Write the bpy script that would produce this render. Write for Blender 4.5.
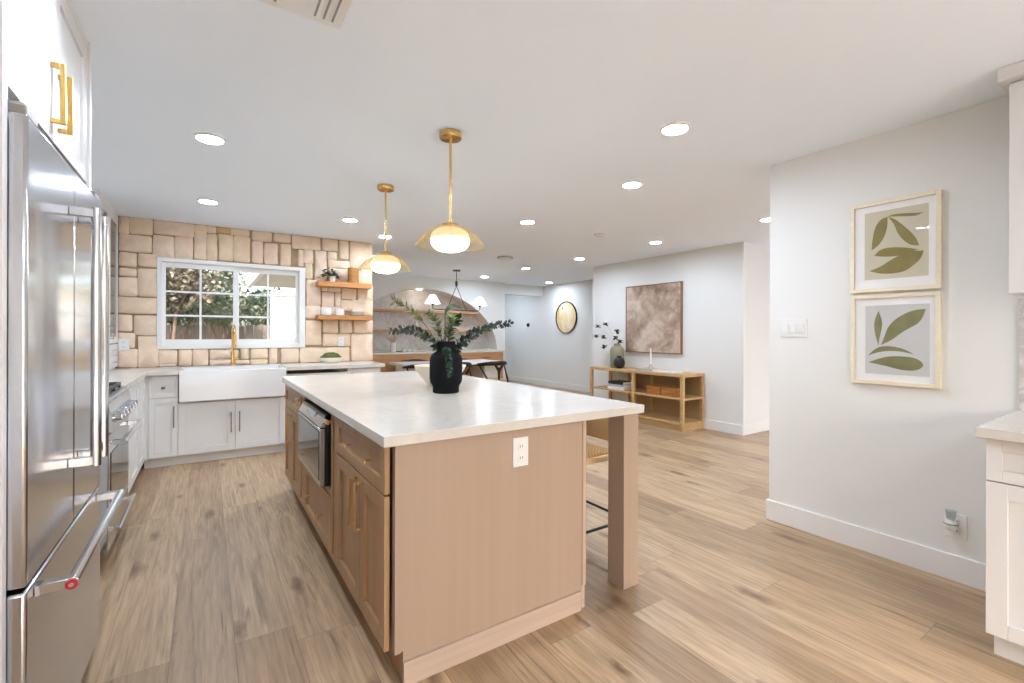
import bpy, bmesh, math, random
from mathutils import Vector, Matrix
R = math.radians
scene = bpy.context.scene
for o in list(bpy.data.objects):
    bpy.data.objects.remove(o, do_unlink=True)
COL = scene.collection
random.seed(7)

# ------------------------------------------------------------------ camera, light, exposure
CAM_H = 1.272
THETA = math.atan((512 - 206.83) / 461.69)          # camera turned clockwise from +Y
cd = bpy.data.cameras.new('camera')
cam = bpy.data.objects.new('camera', cd)
COL.objects.link(cam)
cd.sensor_width = 36.0
cd.lens = 461.69 / 1024 * 36.0
cd.shift_y = -(341.5 - 333.55) / 1024
cd.clip_start = 0.02
cam.location = (0, 0, CAM_H)
cam.rotation_euler = (R(90), R(0), -THETA)
cam.rotation_euler = (Matrix.Rotation(-THETA, 3, 'Z') @ Matrix.Rotation(R(90), 3, 'X') @ Matrix.Rotation(0.003, 3, 'Z')).to_euler()
scene.camera = cam

w = bpy.data.worlds.new('sky')
scene.world = w
w.use_nodes = True
nt = w.node_tree
nt.nodes.clear()
wo = nt.nodes.new('ShaderNodeOutputWorld')
bg = nt.nodes.new('ShaderNodeBackground')
sky = nt.nodes.new('ShaderNodeTexSky')
sky.sky_type = 'NISHITA'
sky.sun_disc = False
sky.sun_elevation = R(42)
sky.sun_rotation = R(200)
sky.air_density = 1.0
sky.dust_density = 4.0
hs = nt.nodes.new('ShaderNodeHueSaturation')
hs.inputs['Saturation'].default_value = 0.8
nt.links.new(sky.outputs[0], hs.inputs['Color'])
nt.links.new(hs.outputs[0], bg.inputs[0])
SKY_STRENGTH = 0.5
bg.inputs[1].default_value = SKY_STRENGTH
sd_ = bpy.data.lights.new('sun', 'SUN')
sd_.energy = 5.2
sd_.angle = R(1.0)
sd_.color = (1.0, 0.98, 0.95)
sun = bpy.data.objects.new('sun', sd_)
COL.objects.link(sun)
sun.location = (2, -12, 14)
sun.rotation_euler = (R(42), 0, R(-24))
nt.links.new(bg.outputs[0], wo.inputs[0])

LAMP_POWER = 200.0       # radiance of the recessed ceiling lamps
GLOBE_POWER = 12.0
EXPOSURE = 0.82
vs = scene.view_settings
vs.view_transform = 'Standard'
vs.look = 'None'
vs.gamma = 1.0
vs.exposure = EXPOSURE
vs.use_curve_mapping = False
cy = scene.cycles
cy.max_bounces = 14
cy.diffuse_bounces = 8
cy.glossy_bounces = 5
cy.transparent_max_bounces = 16
cy.sample_clamp_indirect = 6.0
cy.caustics_reflective = False
cy.caustics_refractive = False
cy.use_denoising = True

# ------------------------------------------------------------------ materials (all procedural)
def s2l(c):
    return tuple(((x / 255) / 12.92 if x / 255 <= 0.04045 else ((x / 255 + 0.055) / 1.055) ** 2.4) for x in c)

MATS = {}
def base_mat(name):
    m = bpy.data.materials.new(name)
    m.use_nodes = True
    m.node_tree.nodes.clear()
    out = m.node_tree.nodes.new('ShaderNodeOutputMaterial')
    b = m.node_tree.nodes.new('ShaderNodeBsdfPrincipled')
    m.node_tree.links.new(b.outputs[0], out.inputs[0])
    MATS[name] = m
    return m, m.node_tree, b, out

def N(t, kind, **kw):
    n = t.nodes.new(kind)
    for k, v in kw.items():
        if k.startswith('i_'):
            n.inputs[k[2:].replace('_', ' ')].default_value = v
        else:
            setattr(n, k, v)
    return n

def ramp(t, stops, interp='LINEAR'):
    n = t.nodes.new('ShaderNodeValToRGB')
    n.color_ramp.interpolation = interp
    e = n.color_ramp.elements
    e[0].position, e[0].color = stops[0][0], (*stops[0][1], 1)
    e[1].position, e[1].color = stops[-1][0], (*stops[-1][1], 1)
    for p, c in stops[1:-1]:
        x = e.new(p)
        x.color = (*c, 1)
    return n

def coords(t, scale=(1, 1, 1), rot=(0, 0, 0), kind='Object'):
    tc = t.nodes.new('ShaderNodeTexCoord')
    mp = t.nodes.new('ShaderNodeMapping')
    mp.inputs['Scale'].default_value = scale
    mp.inputs['Rotation'].default_value = rot
    t.links.new(tc.outputs[kind], mp.inputs['Vector'])
    return mp.outputs[0]

def plain(name, rgb, rough=0.5, metal=0.0, var=0.03, scale=6.0, bump=0.0, spec=0.5, coat=0.0):
    """one colour with a slight procedural unevenness"""
    m, t, b, out = base_mat(name)
    c = s2l(rgb)
    v = coords(t)
    n = N(t, 'ShaderNodeTexNoise', i_Scale=scale, i_Detail=3.0)
    t.links.new(v, n.inputs['Vector'])
    r = ramp(t, [(0.3, tuple(x * (1 - var) for x in c)), (0.7, tuple(min(1, x * (1 + var)) for x in c))])
    t.links.new(n.outputs[0], r.inputs[0])
    t.links.new(r.outputs[0], b.inputs['Base Color'])
    b.inputs['Roughness'].default_value = rough
    b.inputs['Metallic'].default_value = metal
    b.inputs['Specular IOR Level'].default_value = spec
    b.inputs['Coat Weight'].default_value = coat
    if bump:
        bp = N(t, 'ShaderNodeBump', i_Strength=bump, i_Distance=0.004)
        t.links.new(n.outputs[0], bp.inputs['Height'])
        t.links.new(bp.outputs[0], b.inputs['Normal'])
    return m

def wood(name, dark, light, grain=(60, 60, 2.2), rough=0.45, contrast=(0.32, 0.68), bump=0.05):
    """straight grained wood; grain = noise scale along x, y, z (small = along the fibre)"""
    m, t, b, out = base_mat(name)
    v = coords(t, grain)
    n = N(t, 'ShaderNodeTexNoise', i_Scale=1.0, i_Detail=5.0, i_Roughness=0.6, i_Distortion=0.3)
    t.links.new(v, n.inputs['Vector'])
    v2 = coords(t, tuple(g * 0.13 for g in grain))
    n2 = N(t, 'ShaderNodeTexNoise', i_Scale=1.0, i_Detail=2.0)
    t.links.new(v2, n2.inputs['Vector'])
    mx = N(t, 'ShaderNodeMath', operation='MULTIPLY_ADD')
    mx.inputs[1].default_value = 0.6
    t.links.new(n.outputs[0], mx.inputs[0])
    m2 = N(t, 'ShaderNodeMath', operation='MULTIPLY')
    m2.inputs[1].default_value = 0.4
    t.links.new(n2.outputs[0], m2.inputs[0])
    t.links.new(m2.outputs[0], mx.inputs[2])
    r = ramp(t, [(contrast[0], s2l(dark)), (contrast[1], s2l(light))])
    t.links.new(mx.outputs[0], r.inputs[0])
    t.links.new(r.outputs[0], b.inputs['Base Color'])
    b.inputs['Roughness'].default_value = rough
    if bump:
        bp = N(t, 'ShaderNodeBump', i_Strength=bump, i_Distance=0.002)
        t.links.new(n.outputs[0], bp.inputs['Height'])
        t.links.new(bp.outputs[0], b.inputs['Normal'])
    return m

def floor_material():
    m, t, b, out = base_mat('oak_plank_floor')
    tc = t.nodes.new('ShaderNodeTexCoord')
    sp = t.nodes.new('ShaderNodeSeparateXYZ')
    t.links.new(tc.outputs['Object'], sp.inputs[0])
    def M(op, a, b_=None, c=None):
        n = N(t, 'ShaderNodeMath', operation=op)
        for i, x in enumerate((a, b_, c)):
            if x is None:
                continue
            if isinstance(x, (int, float)):
                n.inputs[i].default_value = x
            else:
                t.links.new(x, n.inputs[i])
        return n.outputs[0]
    PW, PL = 0.2165, 1.75
    u = M('DIVIDE', M('ADD', sp.outputs[0], 0.117 + 10 * PW), PW)
    row = M('FLOOR', u)
    fu = M('FRACT', u)
    wn = N(t, 'ShaderNodeTexWhiteNoise', noise_dimensions='1D')
    t.links.new(row, wn.inputs['W'])
    vv = M('ADD', M('DIVIDE', sp.outputs[1], PL), M('MULTIPLY', wn.outputs[0], 7.3))
    pl = M('FLOOR', vv)
    fv = M('FRACT', vv)
    cmb = t.nodes.new('ShaderNodeCombineXYZ')
    t.links.new(row, cmb.inputs[0])
    t.links.new(pl, cmb.inputs[1])
    pid = N(t, 'ShaderNodeTexWhiteNoise', noise_dimensions='3D')
    t.links.new(cmb.outputs[0], pid.inputs['Vector'])
    # per plank shifted coordinates
    off = N(t, 'ShaderNodeVectorMath', operation='MULTIPLY')
    off.inputs[1].default_value = (37.0, 53.0, 91.0)
    t.links.new(pid.outputs['Color'], off.inputs[0])
    add = N(t, 'ShaderNodeVectorMath', operation='ADD')
    t.links.new(tc.outputs['Object'], add.inputs[0])
    t.links.new(off.outputs[0], add.inputs[1])
    def noise(sx, sy, detail, dist=0.0, rough=0.55):
        sc = N(t, 'ShaderNodeVectorMath', operation='MULTIPLY')
        sc.inputs[1].default_value = (sx, sy, 1.0)
        t.links.new(add.outputs[0], sc.inputs[0])
        n = N(t, 'ShaderNodeTexNoise', i_Scale=1.0, i_Detail=detail, i_Distortion=dist, i_Roughness=rough)
        t.links.new(sc.outputs[0], n.inputs['Vector'])
        return n.outputs[0]
    fine = noise(85, 3.5, 5, 0.4)
    broad = noise(11, 1.1, 3, 1.6)
    cath = noise(26, 1.7, 4, 2.2)
    # plank tone
    tone = ramp(t, [(0.0, s2l((158, 131, 101))), (0.35, s2l((178, 150, 118))), (0.7, s2l((192, 164, 131))), (1.0, s2l((168, 138, 106)))])
    t.links.new(pid.outputs['Value'], tone.inputs[0])
    def mul(col, fac, lo, hi, a, bb):
        r = ramp(t, [(lo, (a, a, a)), (hi, (bb, bb, bb))])
        t.links.new(fac, r.inputs[0])
        mx = N(t, 'ShaderNodeMix', data_type='RGBA', blend_type='MULTIPLY')
        mx.inputs[0].default_value = 1.0
        t.links.new(col, mx.inputs[6])
        t.links.new(r.outputs[0], mx.inputs[7])
        return mx.outputs[2]
    c = mul(tone.outputs[0], broad, 0.3, 0.65, 0.76, 1.06)
    c = mul(c, fine, 0.36, 0.6, 0.84, 1.04)
    c = mul(c, cath, 0.33, 0.5, 0.84, 1.0)
    # knots: sparse stretched voronoi cells
    sc = N(t, 'ShaderNodeVectorMath', operation='MULTIPLY')
    sc.inputs[1].default_value = (3.6, 1.15, 1.0)
    t.links.new(add.outputs[0], sc.inputs[0])
    wob = N(t, 'ShaderNodeTexNoise', i_Scale=14.0, i_Detail=2.0)
    t.links.new(tc.outputs['Object'], wob.inputs['Vector'])
    wm = N(t, 'ShaderNodeVectorMath', operation='MULTIPLY_ADD')
    wm.inputs[1].default_value = (0.14, 0.14, 0.0)
    t.links.new(wob.outputs['Color'], wm.inputs[0])
    t.links.new(sc.outputs[0], wm.inputs[2])
    vor = N(t, 'ShaderNodeTexVoronoi', voronoi_dimensions='2D', i_Scale=1.0)
    t.links.new(wm.outputs[0], vor.inputs['Vector'])
    vs_ = t.nodes.new('ShaderNodeSeparateColor')
    t.links.new(vor.outputs['Color'], vs_.inputs[0])
    on = M('GREATER_THAN', vs_.outputs[0], 0.45)
    rad = M('MULTIPLY_ADD', vs_.outputs[1], 0.10, 0.07)
    kn = M('SUBTRACT', 1.0, M('MINIMUM', 1.0, M('DIVIDE', vor.outputs['Distance'], rad)))
    kn = M('MULTIPLY', kn, on)
    mixk = N(t, 'ShaderNodeMix', data_type='RGBA')
    mixk.inputs[7].default_value = (*s2l((108, 80, 58)), 1)
    t.links.new(M('MULTIPLY', M('POWER', kn, 0.7), 0.95), mixk.inputs[0])
    t.links.new(c, mixk.inputs[6])
    c = mixk.outputs[2]
    # dark mineral streaks
    st = noise(16, 0.9, 3, 2.8)
    c = mul(c, st, 0.29, 0.40, 0.60, 1.0)
    # seams
    su = M('MINIMUM', fu, M('SUBTRACT', 1.0, fu))
    sv = M('MINIMUM', fv, M('SUBTRACT', 1.0, fv))
    du = M('MULTIPLY', su, PW)
    dv = M('MULTIPLY', sv, PL)
    d = M('MINIMUM', du, dv)
    c = mul(c, M('MULTIPLY', d, 200.0), 0.12, 0.45, 0.62, 1.0)
    t.links.new(c, b.inputs['Base Color'])
    rr = ramp(t, [(0.3, (0.42,) * 3), (0.7, (0.30,) * 3)])
    t.links.new(fine, rr.inputs[0])
    t.links.new(rr.outputs[0], b.inputs['Roughness'])
    b.inputs['Specular IOR Level'].default_value = 0.35
    bp = N(t, 'ShaderNodeBump', i_Strength=0.12, i_Distance=0.002)
    t.links.new(fine, bp.inputs['Height'])
    t.links.new(bp.outputs[0], b.inputs['Normal'])
    return m

def marble(name, base, vein, scale=3.0, rough=0.15, width=0.06, tiles=None):
    m, t, b, out = base_mat(name)
    v = coords(t)
    n = N(t, 'ShaderNodeTexNoise', i_Scale=scale, i_Detail=6.0, i_Distortion=1.4)
    t.links.new(v, n.inputs['Vector'])
    r = ramp(t, [(0.5 - width, s2l(base)), (0.5, s2l(vein)), (0.5 + width, s2l(base))])
    t.links.new(n.outputs[0], r.inputs[0])
    n2 = N(t, 'ShaderNodeTexNoise', i_Scale=scale * 0.6, i_Detail=3.0)
    t.links.new(v, n2.inputs['Vector'])
    r2 = ramp(t, [(0.35, (0.95, 0.95, 0.955)), (0.6, (1, 1, 1))])
    t.links.new(n2.outputs[0], r2.inputs[0])
    mx = N(t, 'ShaderNodeMix', data_type='RGBA', blend_type='MULTIPLY')
    mx.inputs[0].default_value = 1.0
    t.links.new(r.outputs[0], mx.inputs[6])
    t.links.new(r2.outputs[0], mx.inputs[7])
    t.links.new(mx.outputs[2], b.inputs['Base Color'])
    b.inputs['Roughness'].default_value = rough
    return m

def emitter(name, rgb, strength):
    m, t, b, out = base_mat(name)
    b.inputs['Base Color'].default_value = (*s2l(rgb), 1)
    b.inputs['Emission Color'].default_value = (*s2l(rgb), 1)
    b.inputs['Emission Strength'].default_value = strength
    b.inputs['Roughness'].default_value = 0.4
    return m

def pane(name, tint=(1, 1, 1), gloss=(1, 1, 1), fac=0.06, rough=0.02):
    m, t, b, out = base_mat(name)
    t.nodes.remove(b)
    tr = N(t, 'ShaderNodeBsdfTransparent')
    tr.inputs[0].default_value = (*tint, 1)
    gl = N(t, 'ShaderNodeBsdfGlossy')
    gl.inputs[0].default_value = (*gloss, 1)
    gl.inputs['Roughness'].default_value = rough
    lw = N(t, 'ShaderNodeLayerWeight', i_Blend=0.5)
    pw = N(t, 'ShaderNodeMath', operation='POWER')
    pw.inputs[1].default_value = 5.0
    ad = N(t, 'ShaderNodeMath', operation='MULTIPLY_ADD', use_clamp=True)
    ad.inputs[1].default_value = 0.9
    ad.inputs[2].default_value = fac * 0.5
    t.links.new(lw.outputs['Facing'], pw.inputs[0])
    t.links.new(pw.outputs[0], ad.inputs[0])
    mx = N(t, 'ShaderNodeMixShader')
    t.links.new(ad.outputs[0], mx.inputs[0])
    t.links.new(tr.outputs[0], mx.inputs[1])
    t.links.new(gl.outputs[0], mx.inputs[2])
    t.links.new(mx.outputs[0], out.inputs[0])
    return m

def brushed(name, rgb, rough, grain=(2, 2, 160), aniso=0.0):
    m, t, b, out = base_mat(name)
    c = s2l(rgb)
    v = coords(t, grain)
    n = N(t, 'ShaderNodeTexNoise', i_Scale=1.0, i_Detail=4.0)
    t.links.new(v, n.inputs['Vector'])
    r = ramp(t, [(0.3, tuple(x * 0.93 for x in c)), (0.7, tuple(min(1, x * 1.04) for x in c))])
    t.links.new(n.outputs[0], r.inputs[0])
    t.links.new(r.outputs[0], b.inputs['Base Color'])
    rr = ramp(t, [(0.3, (rough * 0.8,) * 3), (0.7, (rough * 1.2,) * 3)])
    t.links.new(n.outputs[0], rr.inputs[0])
    t.links.new(rr.outputs[0], b.inputs['Roughness'])
    b.inputs['Metallic'].default_value = 1.0
    b.inputs['Anisotropic'].default_value = aniso
    return m

def painting_material(name):
    m, t, b, out = base_mat(name)
    v = coords(t)
    n = N(t, 'ShaderNodeTexNoise', i_Scale=3.0, i_Detail=12.0, i_Distortion=0.35, i_Roughness=0.70)
    t.links.new(v, n.inputs['Vector'])
    r = ramp(t, [(0.36, s2l((100, 72, 54))), (0.44, s2l((146, 118, 97))), (0.51, s2l((174, 152, 133))), (0.62, s2l((208, 193, 177)))])
    t.links.new(n.outputs[0], r.inputs[0])
    g = N(t, 'ShaderNodeTexGradient', gradient_type='SPHERICAL')
    v2 = coords(t, (1.5, 1.35, 1.35))
    t.links.new(v2, g.inputs[0])
    mx = N(t, 'ShaderNodeMix', data_type='RGBA')
    mx.inputs[7].default_value = (*s2l((190, 174, 156)), 1)
    sc = N(t, 'ShaderNodeMath', operation='MULTIPLY', use_clamp=True)
    sc.inputs[1].default_value = 0.5
    t.links.new(g.outputs[1], sc.inputs[0])
    t.links.new(sc.outputs[0], mx.inputs[0])
    t.links.new(r.outputs[0], mx.inputs[6])
    t.links.new(mx.outputs[2], b.inputs['Base Color'])
    b.inputs['Roughness'].default_value = 0.7
    return m

def weave(name, a, c, scale=40.0, rough=0.8):
    m, t, b, out = base_mat(name)
    v = coords(t, (scale, scale, scale))
    ck = N(t, 'ShaderNodeTexChecker', i_Scale=1.0)
    ck.inputs['Color1'].default_value = (*s2l(a), 1)
    ck.inputs['Color2'].default_value = (*s2l(c), 1)
    t.links.new(v, ck.inputs['Vector'])
    t.links.new(ck.outputs[0], b.inputs['Base Color'])
    b.inputs['Roughness'].default_value = rough
    bp = N(t, 'ShaderNodeBump', i_Strength=0.5, i_Distance=0.003)
    t.links.new(ck.outputs[1], bp.inputs['Height'])
    t.links.new(bp.outputs[0], b.inputs['Normal'])
    return m

WALL = plain('white_wall_paint', (224, 224, 221), 0.6, var=0.006, scale=2, spec=0.25)
CEIL = plain('white_ceiling_paint', (237, 245, 254), 0.75, var=0.006, scale=2, spec=0.2)  # blue tint in the paint offsets warm light bounced off the floor
TRIM = plain('white_trim_paint', (228, 227, 224), 0.4, var=0.004, spec=0.4)
FLOOR = floor_material()
CAB = plain('white_cabinet_paint', (218, 217, 215), 0.38, var=0.005, spec=0.4)
QUARTZ = marble('white_quartz', (208, 203, 194), (204, 198, 188), 2.5, 0.19, 0.05)
OAK = wood('island_oak', (152, 116, 80), (178, 140, 102), (55, 55, 1.6), 0.42)  # rift oak, deepened yellow-brown to hold the aisle side's shade
VENEER = wood('end_panel_veneer', (166, 143, 123), (172, 150, 131), (38, 38, 0.9), 0.45, bump=0.0)
CONSOLE_OAK = wood('console_oak', (178, 142, 92), (206, 172, 122), (50, 3, 50), 0.5)
NICHE_OAK = wood('niche_oak', (176, 124, 80), (214, 166, 118), (3, 50, 45), 0.45)
SHELF_OAK = wood('shelf_oak', (160, 104, 50), (192, 134, 74), (3, 50, 45), 0.5)
STEEL = brushed('stainless_steel', (196, 198, 202), 0.16, (3, 260, 1.2))
STEEL_BAR = brushed('polished_steel_bar', (206, 207, 210), 0.14, (60, 60, 4))
CHROME = plain('chrome', (215, 217, 220), 0.08, 1.0, var=0.01)
BRASS = brushed('brushed_brass', (222, 182, 116), 0.26, (14, 14, 6))
GOLD_PULL = brushed('gold_pull', (230, 190, 112), 0.3, (90, 90, 6))
BRONZE = brushed('antique_brass', (196, 158, 108), 0.3, (90, 90, 6))
BLACK = plain('matt_black_metal', (24, 23, 22), 0.42, 0.0, var=0.1)
DARKGAP = plain('dark_recess', (40, 34, 30), 0.8, var=0.1)
BLACKGLASS = plain('black_glass', (18, 18, 20), 0.05, 0.0, var=0.05, spec=0.7)
CERAMIC = plain('white_fireclay', (224, 223, 221), 0.16, var=0.004, coat=0.3)
CREAM = plain('cream_ceramic', (228, 218, 200), 0.5, var=0.03, scale=14)
BLACKVASE = plain('matt_black_ceramic', (9, 11, 15), 0.75, var=0.15, scale=40, bump=0.15, spec=0.2)
PLASTIC = plain('white_plastic', (226, 226, 224), 0.35, var=0.003)
STONE = None
PANE = pane('window_glass', fac=0.012)
AMBER = pane('amber_shade', (1.0, 0.965, 0.87), (0.98, 0.86, 0.62), 0.20, 0.25)
MARBLE_TILE = marble('marble_tile', (214, 213, 210), (198, 197, 195), 5.0, 0.25, 0.10)
LAMP = emitter('recessed_lamp_diffuser', (222, 236, 255), LAMP_POWER)
GLOBE = emitter('opal_globe_glow', (255, 244, 228), GLOBE_POWER)
OPAL = emitter('opal_globe_upper', (255, 226, 190), 0.34)
SPOT = emitter('niche_spot_diffuser', (255, 236, 214), 22.0)
SHADE_GLOW = emitter('linen_shade_glow', (255, 244, 226), 1.6)

# ------------------------------------------------------------------ mesh helpers
class MB:
    """collects shapes; build() links them as ONE mesh object"""
    def __init__(self):
        self.bm = bmesh.new()
        self.mi = 0

    def face(self, vs):
        try:
            f = self.bm.faces.new(vs)
            f.material_index = self.mi
            return f
        except ValueError:
            return None

    def box(self, x0, x1, y0, y1, z0, z1):
        x0, x1 = sorted((x0, x1)); y0, y1 = sorted((y0, y1)); z0, z1 = sorted((z0, z1))
        v = [self.bm.verts.new((x, y, z)) for z in (z0, z1) for y in (y0, y1) for x in (x0, x1)]
        for q in ((0, 2, 3, 1), (4, 5, 7, 6), (0, 1, 5, 4), (2, 6, 7, 3), (0, 4, 6, 2), (1, 3, 7, 5)):
            self.face([v[i] for i in q])
        return self

    def obox(self, c, size, rz=0.0, rx=0.0, ry=0.0):
        m = Matrix.Translation(c) @ Matrix.Rotation(rz, 4, 'Z') @ Matrix.Rotation(ry, 4, 'Y') @ Matrix.Rotation(rx, 4, 'X')
        sx, sy, sz = (s / 2 for s in size)
        v = [self.bm.verts.new(m @ Vector((x, y, z))) for z in (-sz, sz) for y in (-sy, sy) for x in (-sx, sx)]
        for q in ((0, 2, 3, 1), (4, 5, 7, 6), (0, 1, 5, 4), (2, 6, 7, 3), (0, 4, 6, 2), (1, 3, 7, 5)):
            self.face([v[i] for i in q])
        return self

    def prism(self, poly, axis, a, b):
        """extrude a polygon; axis 'x': poly is (y, z), 'y': (x, z), 'z': (x, y)"""
        def P(u, v, t):
            return {'x': (t, u, v), 'y': (u, t, v), 'z': (u, v, t)}[axis]
        va = [self.bm.verts.new(P(u, v, a)) for u, v in poly]
        vb = [self.bm.verts.new(P(u, v, b)) for u, v in poly]
        n = len(poly)
        self.face(va[::-1]); self.face(vb)
        for i in range(n):
            j = (i + 1) % n
            self.face([va[i], va[j], vb[j], vb[i]])
        return self

    def tube(self, pts, r, n=10, cap=True):
        pts = [Vector(p) for p in pts]
        rs = list(r) if isinstance(r, (list, tuple)) else [r] * len(pts)
        rings = []
        up = None
        for i, p in enumerate(pts):
            d = (pts[min(i + 1, len(pts) - 1)] - pts[max(i - 1, 0)]).normalized()
            if up is None:
                up = Vector((0, 0, 1)) if abs(d.z) < 0.9 else Vector((1, 0, 0))
            s = d.cross(up)
            if s.length < 1e-4:
                s = d.orthogonal()
            s.normalize()
            up = s.cross(d).normalized()
            rings.append([self.bm.verts.new(p + (s * math.cos(2 * math.pi * k / n) + up * math.sin(2 * math.pi * k / n)) * rs[i]) for k in range(n)])
        for a, b in zip(rings, rings[1:]):
            for k in range(n):
                self.face([a[k], a[(k + 1) % n], b[(k + 1) % n], b[k]])
        if cap:
            self.face(rings[0][::-1]); self.face(rings[-1])
        return self

    def cyl(self, p0, p1, r, n=20):
        return self.tube([p0, p1], r, n)

    def lathe(self, prof, c=(0, 0, 0), n=36, sx=1.0, sy=1.0):
        """prof: (radius, z) from bottom to top"""
        rings = []
        for r, z in prof:
            if r < 1e-6:
                rings.append([self.bm.verts.new((c[0], c[1], c[2] + z))])
            else:
                rings.append([self.bm.verts.new((c[0] + r * sx * math.cos(2 * math.pi * k / n), c[1] + r * sy * math.sin(2 * math.pi * k / n), c[2] + z)) for k in range(n)])
        for a, b in zip(rings, rings[1:]):
            if len(a) == 1 and len(b) == 1:
                continue
            for k in range(n):
                k2 = (k + 1) % n
                if len(a) == 1:
                    self.face([a[0], b[k2], b[k]])
                elif len(b) == 1:
                    self.face([a[k], a[k2], b[0]])
                else:
                    self.face([a[k], a[k2], b[k2], b[k]])
        return self

    def ball(self, c, r, n=20, m=12, sz=1.0):
        prof = [(r * math.cos(-math.pi / 2 + math.pi * i / m), r * sz * math.sin(-math.pi / 2 + math.pi * i / m)) for i in range(m + 1)]
        prof[0] = (0, -r * sz); prof[-1] = (0, r * sz)
        return self.lathe(prof, c, n)

    def leaf(self, base, d, side, ln, wd, droop=0.0, fold=0.15, seg=4, tip=1.0):
        """a pointed leaf from base along d, spread along side, slightly folded and arched"""
        d = Vector(d).normalized()
        side = (Vector(side) - d * Vector(side).dot(d))
        side = side.normalized() if side.length > 1e-4 else d.orthogonal().normalized()
        nrm = side.cross(d).normalized()
        base = Vector(base)
        L, M_, Rr = [], [], []
        for i in range(seg + 1):
            t = i / seg
            wv = wd * 0.5 * (math.sin(math.pi * min(1, t ** 0.8)) if tip > 0.5 else math.sqrt(max(0, 1 - (2 * t - 1) ** 2)))
            c = base + d * (ln * t) - Vector((0, 0, 1)) * droop * ln * t * t
            M_.append(self.bm.verts.new(c))
            if 0 < i < seg:
                L.append(self.bm.verts.new(c + side * wv + nrm * wv * fold))
                Rr.append(self.bm.verts.new(c - side * wv + nrm * wv * fold))
        for S, flip in ((L, False), (Rr, True)):
            fs = [[M_[0], M_[1], S[0]]]
            for i in range(len(S) - 1):
                fs.append([M_[i + 1], M_[i + 2], S[i + 1], S[i]])
            fs.append([M_[-2], M_[-1], S[-1]])
            for f in fs:
                self.face(f[::-1] if flip else f)
        return self

    def build(self, name, mats, parent=None, bevel=0.0, smooth=True, angle=38, seg=2, origin=None, recalc=True):
        if recalc:
            bmesh.ops.recalc_face_normals(self.bm, faces=self.bm.faces)
        if origin is None and parent is None:
            xs = [v.co for v in self.bm.verts]
            lo = Vector((min(v.x for v in xs), min(v.y for v in xs), min(v.z for v in xs)))
            hi = Vector((max(v.x for v in xs), max(v.y for v in xs), max(v.z for v in xs)))
            origin = Vector(((lo.x + hi.x) / 2, (lo.y + hi.y) / 2, lo.z))
        if parent is not None:
            o_ = Vector((0, 0, 0))
            q = parent
            while q is not None:
                o_ += q.location
                q = q.parent
            origin = o_
        origin = Vector(origin)
        for v in self.bm.verts:
            v.co -= origin
        me = bpy.data.meshes.new(name)
        self.bm.to_mesh(me)
        self.bm.free()
        for m in (mats if isinstance(mats, (list, tuple)) else [mats]):
            me.materials.append(m)
        if smooth:
            for p in me.polygons:
                p.use_smooth = True
            me.set_sharp_from_angle(angle=R(angle))
        o = bpy.data.objects.new(name, me)
        COL.objects.link(o)
        if parent is not None:
            o.parent = parent
        else:
            o.location = origin
        if bevel:
            b = o.modifiers.new('bevel', 'BEVEL')
            b.width = bevel
            b.segments = seg
            b.limit_method = 'ANGLE'
            b.angle_limit = R(40)
        return o

def tag(o, label, cat, group=None):
    o['label'] = label
    o['category'] = cat
    if group:
        o['group'] = group
    return o

def thing(name, label, cat, loc=(0, 0, 0), group=None):
    o = bpy.data.objects.new(name, None)
    o.empty_display_size = 0.05
    COL.objects.link(o)
    o.location = loc
    return tag(o, label, cat, group)

def struct(o):
    o['kind'] = 'structure'
    return o

def dup(root, loc, rz=None, label=None):
    r = root.copy()
    COL.objects.link(r)
    r.location = loc
    if rz is not None:
        r.rotation_euler = (0, 0, rz)
    if label:
        r['label'] = label
    for ch in list(root.children):
        c = ch.copy()
        COL.objects.link(c)
        c.parent = r
        for g in list(ch.children):
            d = g.copy()
            COL.objects.link(d)
            d.parent = c
    return r

def shaker(mb, face, f, u0, u1, z0, z1, th=0.02, rail=0.06, recess=0.009):
    """shaker front: face 'x-' / 'y-' says which way it looks, f = coordinate of the front plane"""
    def B(a0, a1, c0, c1, d0, d1):
        if face == 'x-':
            mb.box(f + d0, f + d1, a0, a1, c0, c1)
        elif face == 'x+':
            mb.box(f - d0, f - d1, a0, a1, c0, c1)
        else:
            mb.box(a0, a1, f + d0, f + d1, c0, c1)
    r = min(rail, (z1 - z0) * 0.3, (u1 - u0) * 0.3)
    B(u0, u0 + r, z0, z1, 0, th)
    B(u1 - r, u1, z0, z1, 0, th)
    B(u0 + r, u1 - r, z0, z0 + r, 0, th)
    B(u0 + r, u1 - r, z1 - r, z1, 0, th)
    B(u0 + r, u1 - r, z0 + r, z1 - r, recess, th)
    return mb

def bar_pull(mb, face, f, u, z, ln, out=0.032, w=0.011, vertical=True):
    """square bar pull standing out from the front plane f, centred at u, z"""
    sgn = {'x-': -1, 'x+': 1, 'y-': -1}[face]
    def B(u0, u1, z0, z1, d0, d1):
        a, b = f + sgn * d0, f + sgn * d1
        if face[0] == 'x':
            mb.box(min(a, b), max(a, b), u0, u1, z0, z1)
        else:
            mb.box(u0, u1, min(a, b), max(a, b), z0, z1)
    h = w / 2
    if vertical:
        B(u - h, u + h, z - ln / 2, z + ln / 2, out - w, out)
        for s in (-1, 1):
            zc = z + s * (ln / 2 - h * 1.0)
            B(u - h, u + h, zc - h, zc + h, 0, out - w)
    else:
        B(u - ln / 2, u + ln / 2, z - h, z + h, out - w, out)
        for s in (-1, 1):
            uc = u + s * (ln / 2 - h)
            B(uc - h, uc + h, z - h, z + h, 0, out - w)
    return mb

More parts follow.
